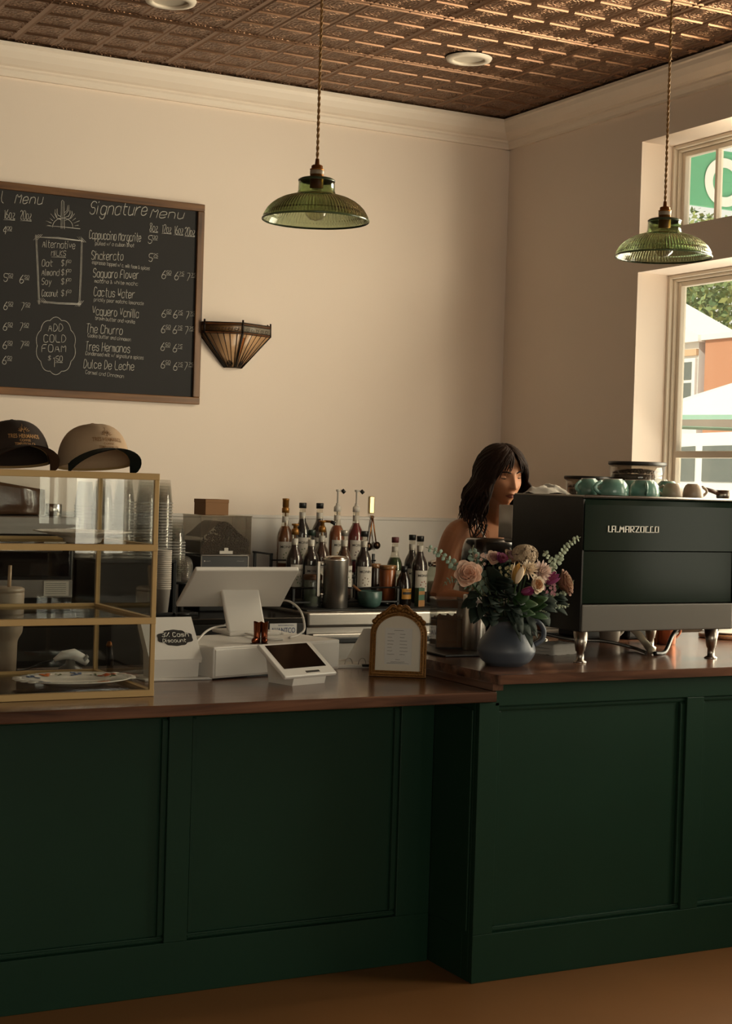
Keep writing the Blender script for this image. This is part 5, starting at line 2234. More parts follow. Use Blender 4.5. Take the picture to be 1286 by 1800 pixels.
cl_ = []
for i in range(121):
    a = 2 * PI * i / 120
    k = 1 + .085 * abs(math.sin(5 * a))
    cl_.append((252 + 84 * k * math.cos(a), 792 + 120 * k * math.sin(a)))
poly(cl_, .0014)
line('ADD', 217, 726, 283, 726, 34, .0017, 0, .1)
line('COLD', 197, 776, 297, 776, 34, .0017, 0, .1)
line('FOAM', 188, 820, 297, 820, 34, .0017, 0, .1)
line('$', 216, 856, 228, 856, 18, .0012)
line('1', 234, 888, 246, 888, 46, .0019, 0)
line('50', 252, 862, 281, 862, 24, .0015, 0)
ul(250, 868, 283, 868)
# desert cactus and sun drawing
section('cactus_drawing')
poly([(207, 249), (280, 254), (362, 263)])
poly([(276, 262), (276, 200), (277, 140), (282, 133), (289, 141), (290, 200), (291, 264)])
poly([(283, 140), (283, 262)], .0008)
poly([(276, 222), (256, 214), (247, 196), (249, 176)])
poly([(276, 208), (262, 202), (257, 190), (258, 172)])
poly([(291, 226), (316, 216), (326, 196), (324, 182)])
poly([(291, 212), (310, 205), (316, 194), (316, 180)])
poly([(291, 190), (303, 180), (306, 158), (312, 156), (310, 180), (291, 202)], .001)
poly([(283 + 46 * math.cos(PI + PI * i / 20), 256 + 42 * math.sin(PI + PI * i / 20)) for i in range(21)])
for k in range(-6, 7):
    a = -PI / 2 + k * .24
    if abs(k) > 1:
        poly([(283 + 54 * math.cos(a), 256 + 52 * math.sin(a)), (283 + (72 + 10 * (k % 2)) * math.cos(a), 256 + (72 + 10 * (k % 2)) * math.sin(a))], .001)
for n_, q_ in SEC:
    q_.obj(n_, CH, o)

# stained glass sconce
AMB = M('sconce_amber', '94531f', .3, var=.25, scale=30, trans=.2)
PEACH = M('sconce_peach', 'c39a72', .3, var=.15, scale=20, trans=.2)
LACE = M('sconce_filigree', '7b7264', .4, var=.5, scale=160)
CAME = M('sconce_came', '1c120b', .45, metal=.4)
o = thing('wall_sconce', 'stained glass wall sconce with amber panels beside the chalkboard', 'wall lamp', (2.862, YB, 2.05))
plan = [(-.165, 0.0), (-.160, -.050), (-.008, -.125), (.160, -.050), (.168, 0.0)]
zt, zm, zb = .098, .052, -.096
pb = [(u * .22, v * .28) for u, v in plan]
for i in range(4):
    (a0, a1), (c0, c1) = plan[i], plan[i + 1]
    (e0, e1), (g0, g1) = pb[i], pb[i + 1]
    tl, tr_ = Vector((a0, a1, zt)), Vector((c0, c1, zt))
    ml, mr = Vector((a0, a1, zm)), Vector((c0, c1, zm))
    bl, br_ = Vector((e0, e1, zb)), Vector((g0, g1, zb))
    b = B()
    b.sheet([[ml, bl], [mr, br_]], .003)
    pn = b.obj('glass_panel', PEACH, o)
    inw = (tr_ - tl)
    b = B()
    b.sheet([[tl, ml], [tr_, mr]], .003)
    bnd = b.obj('band_panel', LACE if i in (2, 3) else M('sconce_filigree2', '5d4020', .4, var=.5, scale=160), o)
    b = B()
    outn = Vector((tr_ - tl)).cross(Z_).normalized()
    if outn.y > 0:
        outn = -outn
    off = outn * .003
    for (t0, t1, wz0, wz1) in ((0, 1, zt - .012, zt), (0, 1, zm - .003, zm + .006)):
        p0, p1 = tl.lerp(tr_, t0) + off, tl.lerp(tr_, t1) + off
        b.add([Vector((p0.x, p0.y, wz0)), Vector((p1.x, p1.y, wz0)), Vector((p1.x, p1.y, wz1)), Vector((p0.x, p0.y, wz1)), Vector((p0.x, p0.y, wz0)) - off, Vector((p1.x, p1.y, wz0)) - off, Vector((p1.x, p1.y, wz1)) - off, Vector((p0.x, p0.y, wz1)) - off], [(0, 1, 2, 3), (7, 6, 5, 4), (0, 4, 5, 1), (3, 2, 6, 7)], False)
    for t0, t1 in ((0, .13), (.87, 1)):
        q = [ml.lerp(mr, t0) + off, ml.lerp(mr, t1) + off, bl.lerp(br_, t1) + off, bl.lerp(br_, t0) + off]
        b.add(q + [v - off for v in q], [(0, 1, 2, 3), (7, 6, 5, 4), (0, 4, 5, 1), (1, 5, 6, 2), (2, 6, 7, 3), (3, 7, 4, 0)], False)
    b.obj('amber_border', AMB, pn)
    b = B()
    for t in (0, .13, .33, .5, .67, .87, 1):
        b.tube([ml.lerp(mr, t) + off * 1.3, bl.lerp(br_, t) + off * 1.3], .0016 if 0 < t < 1 else .003, 6)
    for z in (zt, zt - .012, zm + .006, zm - .003):
        b.tube([Vector((tl.x, tl.y, z)) + off, Vector((tr_.x, tr_.y, z)) + off], .0018, 6)
    b.tube([bl + off, br_ + off], .002, 6)
    for p in (tl, tr_):
        b.tube([p + off * .5 - Z_ * .05, p + off * .5 + Z_ * .012], [.0045, .0035], 6)
    if i in (1, 2):
        cc = bl.lerp(br_, .5).lerp(ml.lerp(mr, .5), .12) + off * 1.6
        e1 = (br_ - bl).normalized()
        e2 = (ml.lerp(mr, .5) - bl.lerp(br_, .5)).normalized()
        for rr in (.013, .007):
            b.tube(arc(cc, rr, 0, 2 * PI, 18, e1, e2), .0013, 5)
        for k in range(6):
            b.tube(arc(cc + (e1 * math.cos(k * PI / 3) + e2 * math.sin(k * PI / 3)) * .008, .004, 0, 2 * PI, 8, e1, e2), .0009, 4)
        # filigree scrolls on the band
        for k in range(5):
            c2 = tl.lerp(tr_, .16 + k * .17) + off * 1.2 - Z_ * .028
            sp = [c2 + (tr_ - tl).normalized() * (rr * math.cos(an)) + Z_ * (rr * math.sin(an)) for rr, an in [(.002 + .0011 * q, q * .75) for q in range(10)]]
            b.tube(sp, .0009, 4)
    b.obj('lead_came', CAME, pn)

# pendants
SHADEG = bpy.data.materials.new('green_ribbed_glass')
SHADEG.use_nodes = True
nt = SHADEG.node_tree
pb_ = nt.nodes['Principled BSDF']
pb_.inputs['Base Color'].default_value = lin('a3b58d')
pb_.inputs['Transmission Weight'].default_value = 1.0
pb_.inputs['Roughness'].default_value = 0.09
pb_.inputs['IOR'].default_value = 1.42
ns = nt.nodes.new('ShaderNodeTexNoise')
ns.inputs['Scale'].default_value = 6
rp = nt.nodes.new('ShaderNodeValToRGB')
rp.color_ramp.elements[0].color = lin('a9ba98')
rp.color_ramp.elements[1].color = lin('bfc9a2')
nt.links.new(ns.outputs[0], rp.inputs[0])
nt.links.new(rp.outputs[0], pb_.inputs['Base Color'])
BRASS = M('lamp_brass', '8a5a28', .35, metal=.85, var=.1)


def pendant(label, base, sc):
    o = thing('pendant_lamp', label, 'pendant lamp', base)
    R_ = .150
    b = B()
    seg, ribs = 4 * 96, 96
    prof = [(.049, .110), (.0508, .105), (.0518, .080), (.0555, .0705), (.070, .0660), (.0938, .0577), (.110, .0492), (.123, .0395), (.134, .0280), (.1415, .0155), (.147, .0045), (.150, -.003)]
    fine = []
    for i in range(len(prof) - 1):
        for k in range(3):
            fine.append(tuple(prof[i][j] + (prof[i + 1][j] - prof[i][j]) * k / 3 for j in (0, 1)))
    fine.append(prof[-1])

    def ringpts(off, wav):
        rows = []
        for r, z in fine:
            am = 0 if r < .062 else min(1, (r - .062) / .02) * (1 if r < .146 else .3)
            row = []
            for q in range(seg):
                a = 2 * PI * q / seg
                rr = r + off + (wav * am * abs(math.cos(ribs * a / 2)))
                row.append((rr * math.cos(a), rr * math.sin(a), z + (off * .9 if r < .14 else 0)))
            rows.append(row)
        return rows
    vs, fs = [], []
    outer, inner = ringpts(0, .0030), ringpts(-.0028, 0)
    rows = outer + inner[::-1]
    for row in rows:
        vs += row
    nr = len(rows)
    for i in range(nr):
        j = (i + 1) % nr
        for q in range(seg):
            q2 = (q + 1) % seg
            fs.append((i * seg + q, j * seg + q, j * seg + q2, i * seg + q2))
    b.add(vs, fs)
    sh = b.obj('lamp_shade', SHADEG, o)
    b = B()
    b.lathe([(.1495, -.005), (.1515, -.004), (.1515, .0), (.1495, .001)], seg=96, cap=False)
    b.obj('rim_band', M('rim_green', '4b5a3c', .2, coat=.3), sh)
    b = B()
    b.lathe([(.0518, .106), (.0522, .110), (.045, .1145), (.020, .1155)], seg=48, cap=False)
    b.obj('shade_collar', M('collar_green', '3f4a35', .35, metal=.3), sh)
    b = B()
    b.lathe([(.0192, .085), (.0192, .138), (.0202, .139), (.0202, .141), (.0160, .143), (.0160, .150), (.014, .152), (.0065, .154), (.0052, .170), (0, .171)], seg=32)
    b.obj('socket', BRASS, o)
    b = B()
    b.lathe([(.0196, .126), (.0199, .127), (.0199, .136), (.0196, .137)], seg=32, cap=False)
    b.obj('socket_band', M('socket_label', '8a7a66', .4), o)
    b = B()
    b.lathe([(.012, .088), (.014, .076), (.028, .054), (.0325, .032), (.029, .012), (.018, .0), (0, -.004)], seg=28, cap=False)
    b.obj('bulb', pane('bulb_glass', 'ece9df', .9, haze=.06, hazecol='d8d0c0'), o)
    b = B()
    L = HC - base[2]
    z0 = .168
    n = int((L - z0) / .0035)
    for ph in (0, PI):
        b.tube([(.0023 * math.cos(ph + i * .62), .0023 * math.sin(ph + i * .62), z0 + (L - .02 - z0) * i / n) for i in range(n + 1)], .0024, 6)
    b.obj('twisted_cord', M('cord_gold', '8a6434', .7, var=.2, scale=300), o)
    b = B()
    b.lathe([(.005, L - .028), (.045, L - .022), (.05, L - .010), (.05, L)], seg=32)
    b.obj('ceiling_rose', BRASS, o)
    if sc != 1:
        for c in kids(o):
            pass
    return o


q1 = P(554.5, 386, Y=4.07)
pendant('green ribbed glass pendant lamp hanging before the bare middle of the back wall', tuple(q1), 1)
q2 = P(1165.5, 450, Y=4.0)
pendant('green ribbed glass pendant lamp hanging before the sunny window', tuple(q2), 1)

# recessed ceiling lights
for px_, py_, lab in ((824, 100, 'white recessed ceiling light nearer the room corner'), (300, -2, 'white recessed ceiling light above the chalkboard side')):
    q = P(px_, py_, Z=HC)
    o = thing('recessed_light', lab, 'ceiling light', (q.x, q.y, HC - .012))
    b = B()
    b.lathe([(.068, .006), (.066, -.002), (.070, -.006), (.092, -.003), (.097, .006)], seg=48, cap=False)
    b.obj('trim_ring', M('can_white', 'cfc3b2', .5, var=.02), o)
    b = B()
    b.lathe([(.068, .004), (.052, .0075), (0, .0076)], seg=48, cap=False)
    b.obj('baffle', M('can_lens', 'b5aa9a', .6), o)

# ================================================================ the barista
SKIN = M('skin', 'b57d5b', .5, var=.05, scale=25, sss=.12, spec=.4)
HAIR = M('hair_brown', '22140d', .6, var=.5, scale=40, spec=.15)
TOP = M('tank_top', 'b3aaa0', .85, var=.05)
PX0, PY0 = 3.318, 5.16
bar = thing('person', 'barista with long brown hair and a pale strappy top looking down at the espresso machine', 'person', (PX0, PY0, 0), .0)


def loft(b, rows, seg=28):
    """rows: (x, y, z, half width, half depth) stacked ellipses."""
    vs, fs = [], []
    for (x, y, z, a, d) in rows:
        for k in range(seg):
            t = 2 * PI * k / seg
            vs.append((x + a * math.cos(t), y + d * math.sin(t), z))
    for i in range(len(rows) - 1):
        for k in range(seg):
            fs.append((i * seg + k, i * seg + (k + 1) % seg, (i + 1) * seg + (k + 1) % seg, (i + 1) * seg + k))
    fs += [tuple(reversed(range(seg))), tuple(range((len(rows) - 1) * seg, len(rows) * seg))]
    b.add(vs, fs)


HC_ = Vector((0.0, -.012, 1.492))          # head centre
HM = Matrix.Translation(HC_) @ Matrix.Rotation(math.radians(3), 4, 'Z') @ Matrix.Rotation(math.radians(9), 4, 'X') @ Matrix.Rotation(math.radians(-3), 4, 'Y')


def gs(x, z, cx, cz, sx, sz):
    return math.exp(-((x - cx) / sx) ** 2 - ((z - cz) / sz) ** 2)


def head_pt(th, ph):
    """th around (0 = face, -y), ph from -pi/2 chin to pi/2 crown; local head frame."""
    cx, sz = math.cos(ph), math.sin(ph)
    x = .0735 * math.sin(th) * cx
    y = -.092 * math.cos(th) * cx
    z = .112 * sz
    front = max(0, math.cos(th)) ** .7
    if z < -.005:                         # jaw narrows to the chin
        t = min(1, (-.005 - z) / .107)
        x *= 1 - .34 * t ** 1.5
        if y > 0:
            y *= 1 - .45 * t
        else:
            y = y * (1 + .10 * t * front) - .006 * t * front
    if y < 0:
        y *= .94
        ax = abs(x)
        y += .0085 * gs(ax, z, .031, .010, .017, .013)          # eye sockets
        y -= .0050 * gs(ax, z, .026, .029, .026, .009)          # brow
        y -= .0060 * gs(ax, z, .041, -.020, .018, .020)         # cheekbones
        nb = max(0, min(1, (.022 - z) / .052))
        y -= (.004 + .017 * nb ** 1.2) * math.exp(-(x / (.0075 + .0045 * nb)) ** 2) * (1 if z > -.030 else max(0, 1 - (-.030 - z) / .008)) * (1 if z < .022 else max(0, 1 - (z - .022) / .02))
        y -= .0065 * gs(ax, z, .0115, -.0285, .0065, .0065)     # wings of the nose
        y -= .0055 * gs(x, z, 0, -.0525, .021, .0065) + .0060 * gs(x, z, 0, -.0655, .018, .0065)
        y += .0045 * gs(x, z, 0, -.0590, .024, .0028)           # mouth line
        y += .0030 * gs(x, z, 0, -.0755, .020, .0050)
        y -= .0070 * gs(x, z, 0, -.094, .017, .013)             # chin
    return Vector((x, y, z))


bb = B()
NU, NV = 120, 90
hv = [[HM @ head_pt(-PI + 2 * PI * i / NU, -PI / 2 + PI * k / NV) for i in range(NU)] for k in range(1, NV)]
o_n = len(bb.v)
vs = [p for row in hv for p in row] + [HM @ head_pt(0, -PI / 2), HM @ head_pt(0, PI / 2)]
fs = []
for k in range(NV - 2):
    for i in range(NU):
        i2 = (i + 1) % NU
        fs.append((k * NU + i, k * NU + i2, (k + 1) * NU + i2, (k + 1) * NU + i))
bot, topi = len(vs) - 2, len(vs) - 1
fs += [(bot, (i + 1) % NU, i) for i in range(NU)] + [((NV - 2) * NU + i, (NV - 2) * NU + (i + 1) % NU, topi) for i in range(NU)]
bb.add(vs, fs)
for s in (-1, 1):                         # ears
    e = HM @ Vector((s * .072, .012, -.008))
    bb.ball(tuple(e), .028, 14, 10, (.32, .6, 1.05))
# neck and torso
bb.tube([(0, .022, 1.27), (0, .016, 1.34), (0, .008, 1.40), (0, .004, 1.455)], [.060, .050, .050, .052], 24)
loft(bb, [(0, .03, .62, .12, .085), (0, .03, .80, .168, .112), (0, .028, .90, .165, .105), (0, .022, 1.0, .128, .086), (0, .012, 1.08, .135, .098), (0, .004, 1.16, .152, .112), (0, .012, 1.23, .160, .098), (0, .022, 1.285, .150, .070), (0, .026, 1.315, .095, .050), (0, .024, 1.335, .05, .042)])
for s in (-1, 1):
    bb.ball((s * .066, -.075, 1.145), .060, 18, 12, (1, .85, .95))
    sh = Vector((s * .156, .022, 1.272))
    if s < 0:
        el, wr = Vector((-.258, -.02, 1.035)), Vector((-.120, -.20, 1.02))
    else:
        el, wr = Vector((.262, .0, 1.035)), Vector((.11, -.12, 1.06))
    bb.tube(spline([(s * .09, .022, 1.285), sh, sh.lerp(el, .30) + Vector((s * .012, .006, 0)), sh.lerp(el, .65), el], 6), [.044, .046, .048, .050, .051, .052, .053, .0525, .052, .051, .050, .049, .048, .047, .046, .045, .044, .043, .042, .0415, .041, .040, .040, .039, .039], 18)
    bb.tube(spline([el, el.lerp(wr, .3), el.lerp(wr, .7), wr], 6), [.039 - .015 * (i / 18) for i in range(19)], 16)
    # hand: palm and five fingers closed on a portafilter grip
    d = (wr - el).normalized()
    side = d.cross(Z_).normalized()
    pc = wr + d * .045
    bb.tube([wr, wr + d * .03, wr + d * .075, wr + d * .088], [.023, .034, .036, .028], 14, flat=.5)
    for k in range(4):
        base = wr + d * .08 + side * ((k - 1.5) * .0185)
        L = (.036, .042, .040, .030)[k]
        p1 = base + d * L * .75 - Z_ * .012
        p2 = p1 + d * L * .35 - Z_ * L * .55
        p3 = p2 - d * L * .25 - Z_ * L * .5
        bb.tube([base - d * .02, base, p1, p2, p3], [.0085, .0085, .008, .0075, .006], 10)
    tb0 = wr + d * .022 + side * (-s * .026)
    bb.tube([tb0, tb0 + d * .028 - side * s * .016 - Z_ * .006, tb0 + d * .052 - side * s * .012 - Z_ * .022], [.0105, .0095, .007], 10)
    # legs and feet
    hp = Vector((s * .085, .03, .84))
    kn, an = Vector((s * .09, .02, .45)), Vector((s * .095, .05, .07))
    bb.tube(spline([hp, hp.lerp(kn, .5), kn, kn.lerp(an, .35) + Vector((0, .012, 0)), an], 6), [.098 - .002 * i for i in range(12)] + [.062, .060, .060, .060, .058, .056, .053, .049, .045, .042, .040, .039, .038], 18)
    bb.tube([an + Vector((0, .03, -.035)), an + Vector((0, -.04, -.035)), an + Vector((0, -.12, -.048)), an + Vector((0, -.155, -.052))], [.034, .036, .026, .015], 14)
body = bb.obj('body', SKIN, bar)
rm = body.modifiers.new('remesh', 'REMESH')
rm.mode = 'VOXEL'
rm.voxel_size = .0032
rm.use_smooth_shade = True
sm = body.modifiers.new('smooth', 'SMOOTH')
sm.factor = .5
sm.iterations = 2


def face_pt(x, z, off=0.0):
    """Point on the face surface at local (x, z)."""
    ph = math.asin(max(-.99, min(.99, z / .112)))
    cx = .0735 * math.cos(ph)
    k = 1.0
    if z < -.005:
        k = 1 - .34 * min(1, (-.005 - z) / .107) ** 1.5
    th = math.asin(max(-.95, min(.95, x / (cx * k))))
    p = head_pt(th, ph)
    return HM @ (p + Vector((0, -off, 0)))


LIP = M('lips', '7a3c30', .42, var=.05)
b = B()
for sgn, zc, hgt in ((1, -.0590, .0062), (-1, -.0592, -.0085)):
    g = []
    for i in range(21):
        x = -.0235 + .047 * i / 20
        t = 1 - (x / .0237) ** 2
        e = hgt * max(0, t) ** .8 * (1 - .14 * math.exp(-(x / .005) ** 2) if sgn > 0 else 1)
        g.append([face_pt(x, zc + e * k / 5, .0012 + .0018 * math.sin(PI * min(1, k / 5 + .15))) for k in range(6)])
    b.sheet(g)
b.obj('lips', LIP, bar)
b = B()
BROW = M('brow', '1c110c', .8)
for s in (-1, 1):
    b.tube([face_pt(s * (.013 + .036 * i / 10), .0265 + .0065 * math.sin(PI * min(1, i / 10 * .8)) - .004 * (i / 10) ** 2, .0008) for i in range(11)], [.0014 + .0022 * math.sin(PI * (i + .6) / 11.5) for i in range(11)], 7, flat=.9)
b.obj('eyebrows', BROW, bar)
for s in (-1, 1):
    b = B()
    c = HM.inverted() @ face_pt(s * .0315, .0095, 0)
    ec = HM @ (c + Vector((0, .0085, -.001)))
    b.ball(tuple(ec), .0118, 20, 14)
    eo = b.obj('eye', M('eye_white', 'a89a8c', .2), bar)
    b = B()
    dn = HM.to_3x3() @ Vector((.1, -1, -.42)).normalized()
    b.ball(tuple(ec + dn * .0075), .0055, 14, 10)
    b.obj('iris', M('iris', '1a0f09', .15), eo)
    b = B()
    # heavy upper lid and lash line
    g = []
    for i in range(15):
        t = -1 + 2 * i / 14
        row = []
        for k in range(6):
            a = math.radians(75 - k * 17)
            d_ = Vector((t * .0145, -.0128 * math.cos(a) * math.cos(t * 1.0), .0128 * math.sin(a) * math.cos(t * .9)))
            row.append(ec + HM.to_3x3() @ d_)
        g.append(row)
    b.sheet(g)
    lid = b.obj('eyelid', SKIN, bar)
    b = B()
    b.tube([r[-1] + (HM.to_3x3() @ Vector((0, -.0008, 0))) for r in g], [.0004 + .0011 * math.sin(PI * (i + .5) / 15) for i in range(15)], 6)
    b.obj('eyelashes', BROW, lid)

# clothes
b = B()
loft(b, [(0, .03, .86, .172, .114), (0, .026, .94, .152, .102), (0, .020, 1.0, .136, .094), (0, .006, 1.07, .143, .112), (0, -.012, 1.13, .158, .136), (0, -.010, 1.175, .160, .134), (0, .0, 1.20, .160, .115)])
for s in (-1, 1):
    b.tube(spline([(s * .085, -.112, 1.19), (s * .098, -.085, 1.245), (s * .108, -.02, 1.313), (s * .105, .05, 1.31), (s * .09, .105, 1.22)], 6), .0065, 8, flat=.5)
b.obj('tank_top', TOP, bar)
b = B()
loft(b, [(0, .03, .60, .17, .12), (0, .03, .70, .182, .128), (0, .03, .82, .176, .120), (0, .028, .90, .170, .112)])
for s in (-1, 1):
    b.tube([(s * .085, .03, .78), (s * .09, .022, .45), (s * .095, .05, .09)], [.105, .080, .075], 20)
b.obj('trousers', M('denim', '2a2c33', .85, var=.1), bar)
for s in (-1, 1):
    b = B()
    an = Vector((s * .095, .05, .07))
    b.tube([an + Vector((0, .045, -.032)), an + Vector((0, -.04, -.032)), an + Vector((0, -.13, -.044)), an + Vector((0, -.168, -.050))], [.036, .040, .030, .016], 14)
    b.obj('shoe', M('shoe_black', '151414', .6), bar)
# hair: a skull cap of hair, then separate locks
b = B()
random.seed(17)


def scalp(th, ph, off):
    """Point over the skull; th 0 = face."""
    p = Vector((.0755 * math.sin(th) * math.cos(ph), -.093 * math.cos(th) * math.cos(ph), .114 * math.sin(ph)))
    n = Vector((p.x / .0057, p.y / .0086, p.z / .013)).normalized()
    return p + n * off


g = []
for i in range(61):
    th = -PI + 2 * PI * i / 60
    fr = max(0, math.cos(th))
    lo = (-.75 if abs(th) > 1.25 else .52 + .50 * (1 - abs(th) / 1.25) ** .6)
    if .95 < abs(th) < 1.6:
        lo = .5 + (-.75 - .5) * (abs(th) - .95) / .65
    g.append([HM @ scalp(th, lo + (PI / 2 - lo) * k / 14, .013 + .003 * math.sin(k * .22)) for k in range(15)])
b.sheet(g)
SHZ = 1.272


def lock(th0, ph0, side, length, r0, wave, out, seed):
    """One lock from the parting, over the skull and down beside the face to the shoulder."""
    rd = random.Random(seed)
    pts, rad = [], []
    n = 26
    ph_end = -.15
    for i in range(n):
        t = i / (n - 1)
        if t < .42:                         # along the skull, sweeping outwards from the parting
            u = t / .42
            th = th0 + (side * (abs(side * out)) - th0) * (1 - (1 - u) ** 1.6)
            ph = ph0 + (ph_end - ph0) * u ** 1.15
            p = HM @ scalp(th, ph, .012 + .010 * math.sin(PI * u * .5))
            last = p
            lastth = th
        else:                               # hanging
            u = (t - .42) / .58
            dirx = math.sin(lastth)
            diry = -math.cos(lastth)
            p = last + Vector((dirx * (.030 * math.sin(u * PI * .9) + .020 * u), diry * (.012 * u) + .01 * u, -length * u))
            p += Vector((math.sin(u * 8 + wave) * .019 * u ** .7, math.cos(u * 7 + wave * 1.7) * .014 * u ** .7, 0))
        pts.append(p + Vector((rd.uniform(-.0012, .0012), rd.uniform(-.0012, .0012), 0)))
        rad.append(r0 * (.45 + .75 * math.sin(PI * min(1, t * 1.15 + .12)) ** .7) * (1 if t < .8 else max(.10, 1 - (t - .8) / .2)))
    b.tube(pts, rad, 6, flat=.55)


sd = 0
for side in (-1, 1):
    for k in range(104):
        sd += 1
        out = random.uniform(.95, 2.95)       # how far round the head it ends
        ln = random.uniform(.14, .30) * (1.0 if out > 1.2 else .82)
        lock(side * random.uniform(.02, .25) if out < 2.2 else side * random.uniform(.2, 2.8), random.uniform(1.12, 1.45), side, ln, random.uniform(.0055, .0095), random.uniform(0, 6.28), out, sd)
    # curtain fringe sweeping from the parting to the cheekbone
    for k in range(34):
        u = min(1, max(0, (k - 2) / 31 + random.uniform(-.03, .03)))
        pts, rad = [], []
        n = 16
        zend = .032 - .062 * u ** 1.5 + random.uniform(-.010, .012)
        for i in range(n):
            t = i / (n - 1)
            th = side * (.05 + (.24 + .92 * u) * t ** .85 + .05 * math.sin(t * 5 + k))
            z = .100 + (zend - .100) * t ** 1.25
            ph = math.asin(max(-.9, min(.97, z / .114)))
            p = scalp(th, ph, .013 + .009 * math.sin(PI * t) + .003 * random.random())
            pts.append(HM @ p)
            rad.append(.0046 * (1 - .90 * t ** 2) * (.7 + .3 * math.sin(PI * t)))
        b.tube(pts, rad, 6, flat=.55)
    # flyaway tips at the shoulder
    for k in range(12):
        a = side * random.uniform(.9, 2.2)
        p0 = HM @ scalp(a, -.3, .02)
        p0 = Vector((p0.x + side * .025, p0.y, 1.36 - random.uniform(0, .05)))
        b.tube(spline([p0, p0 + Vector((side * .012, -.005, -.03)), p0 + Vector((side * random.uniform(.02, .045), -.01, -.055)), p0 + Vector((side * random.uniform(.03, .065), -.012, -.07))], 5), [.005 - .0045 * i / 15 for i in range(16)], 5)
b.obj('hair', HAIR, bar)

# ================================================================ the bouquet
JX, JY, JZ = 2.706, 4.136, RT
STEM = M('stem_green', '2f4426', .6, var=.15)
LEAFD = M('leaf_dark', '14241a', .75, var=.25, scale=30)
LEAFM = M('leaf_mid', '25431f', .6, var=.2, scale=30)
EUC = M('eucalyptus', '7f9483', .6, var=.15, scale=30)
EUCY = M('eucalyptus_pale', '9aa58c', .6, var=.15, scale=30)


def fpos(px_, py_, dy):
    """A flower head's place: photograph pixel, dy metres nearer than the jug's axis."""
    return P(px_, py_, Y=JY - dy)


def stem_to(b, loc, r=.0028, bend=.0):
    """Stem from a flower at the origin down into the jug."""
    base = Vector((JX, JY, JZ + .05)) - loc
    neck = Vector((JX, JY, JZ + .150)) - loc
    dxy = Vector((-(neck.x), -(neck.y), 0))
    if dxy.length > .03:
        dxy = dxy.normalized() * .03
    neck = neck + dxy
    b.tube(bez((0, 0, 0), neck * .35 + Vector((0, 0, -.02 + bend)), neck + Vector((0, 0, .02)), base, 12), r, 6)


def petal(b, base, tip_dir, up_dir, L, Wd, cup, curl, n=6, thick=.0006):
    """Curved petal from base along tip_dir; cup bends edges toward up_dir, curl bends the tip back."""
    t_ = tip_dir.normalized()
    s_ = t_.cross(up_dir).normalized()
    u_ = s_.cross(t_).normalized()
    g = []
    for i in range(n + 1):
        v = i / n
        wv = Wd * (math.sin(PI * min(1, v * .80 + .12)) ** .75)
        row = []
        for k in range(5):
            u = -1 + k / 2
            row.append(base + t_ * (L * v) + s_ * (wv * u) + u_ * (cup * (u * u) * wv - curl * L * v * v + .3 * cup * L * math.sin(PI * v) * -.3))
        g.append(row)
    b.sheet(g, thick)


def axis_mat(d):
    d = Vector(d).normalized()
    return d.to_track_quat('Z', 'Y').to_matrix().to_4x4()


def rose(label, loc, d, R, mat_in, mat_out, seed, name='garden_rose'):
    random.seed(seed)
    o = thing(name, label, 'flower', loc)
    A = axis_mat(d)
    b = B()
    for i in range(30):
        u = i / 29
        a = i * 2.399
        rad = R * (.06 + .50 * u)
        el = 1.48 - .50 * u ** 1.2
        base = Vector((math.cos(a) * rad * .35, math.sin(a) * rad * .35, -R * .35))
        tip = Vector((math.cos(a) * math.cos(el), math.sin(a) * math.cos(el), math.sin(el)))
        b.cur = 0 if u < .55 else 1
        petal(b, base, tip, Vector((-math.cos(a) * math.sin(el), -math.sin(a) * math.sin(el), math.cos(el))), R * (1.12 + .02 * u), R * (.34 + .42 * u), .45, .16 + .55 * max(0, u - .55), 6)
    b.xf(A)
    b.obj('petals', [mat_in, mat_out], o)
    b = B()
    for k in range(5):
        a = k * 2 * PI / 5
        petal(b, Vector((0, 0, -R * .45)), Vector((math.cos(a), math.sin(a), -.2)), Z_, R * .7, R * .12, 0, .3)
    b.ball((0, 0, -R * .5), R * .22, 10, 8)
    b.xf(A)
    stem_to(b, loc)
    b.obj('stem', STEM, o)
    return o


def mum(label, loc, d, R, mat, n, seed, name='chrysanthemum'):
    random.seed(seed)
    o = thing(name, label, 'flower', loc)
    A = axis_mat(d)
    b = B()
    for i in range(n):
        u = i / (n - 1)
        a = i * 2.399 + random.uniform(-.1, .1)
        el = 1.5 - 1.45 * u
        tip = Vector((math.cos(a) * math.cos(el), math.sin(a) * math.cos(el), math.sin(el)))
        petal(b, tip * R * .12, tip, Vector((-math.cos(a) * math.sin(el), -math.sin(a) * math.sin(el), math.cos(el))), R * random.uniform(.75, 1.0), R * .10, .5, -.25 + .45 * u, 4, .0004)
    b.xf(A)
    b.obj('petals', mat, o)
    b = B()
    b.ball((0, 0, -R * .1), R * .2, 10, 8)
    b.xf(A)
    stem_to(b, loc)
    b.obj('stem', STEM, o)
    return o


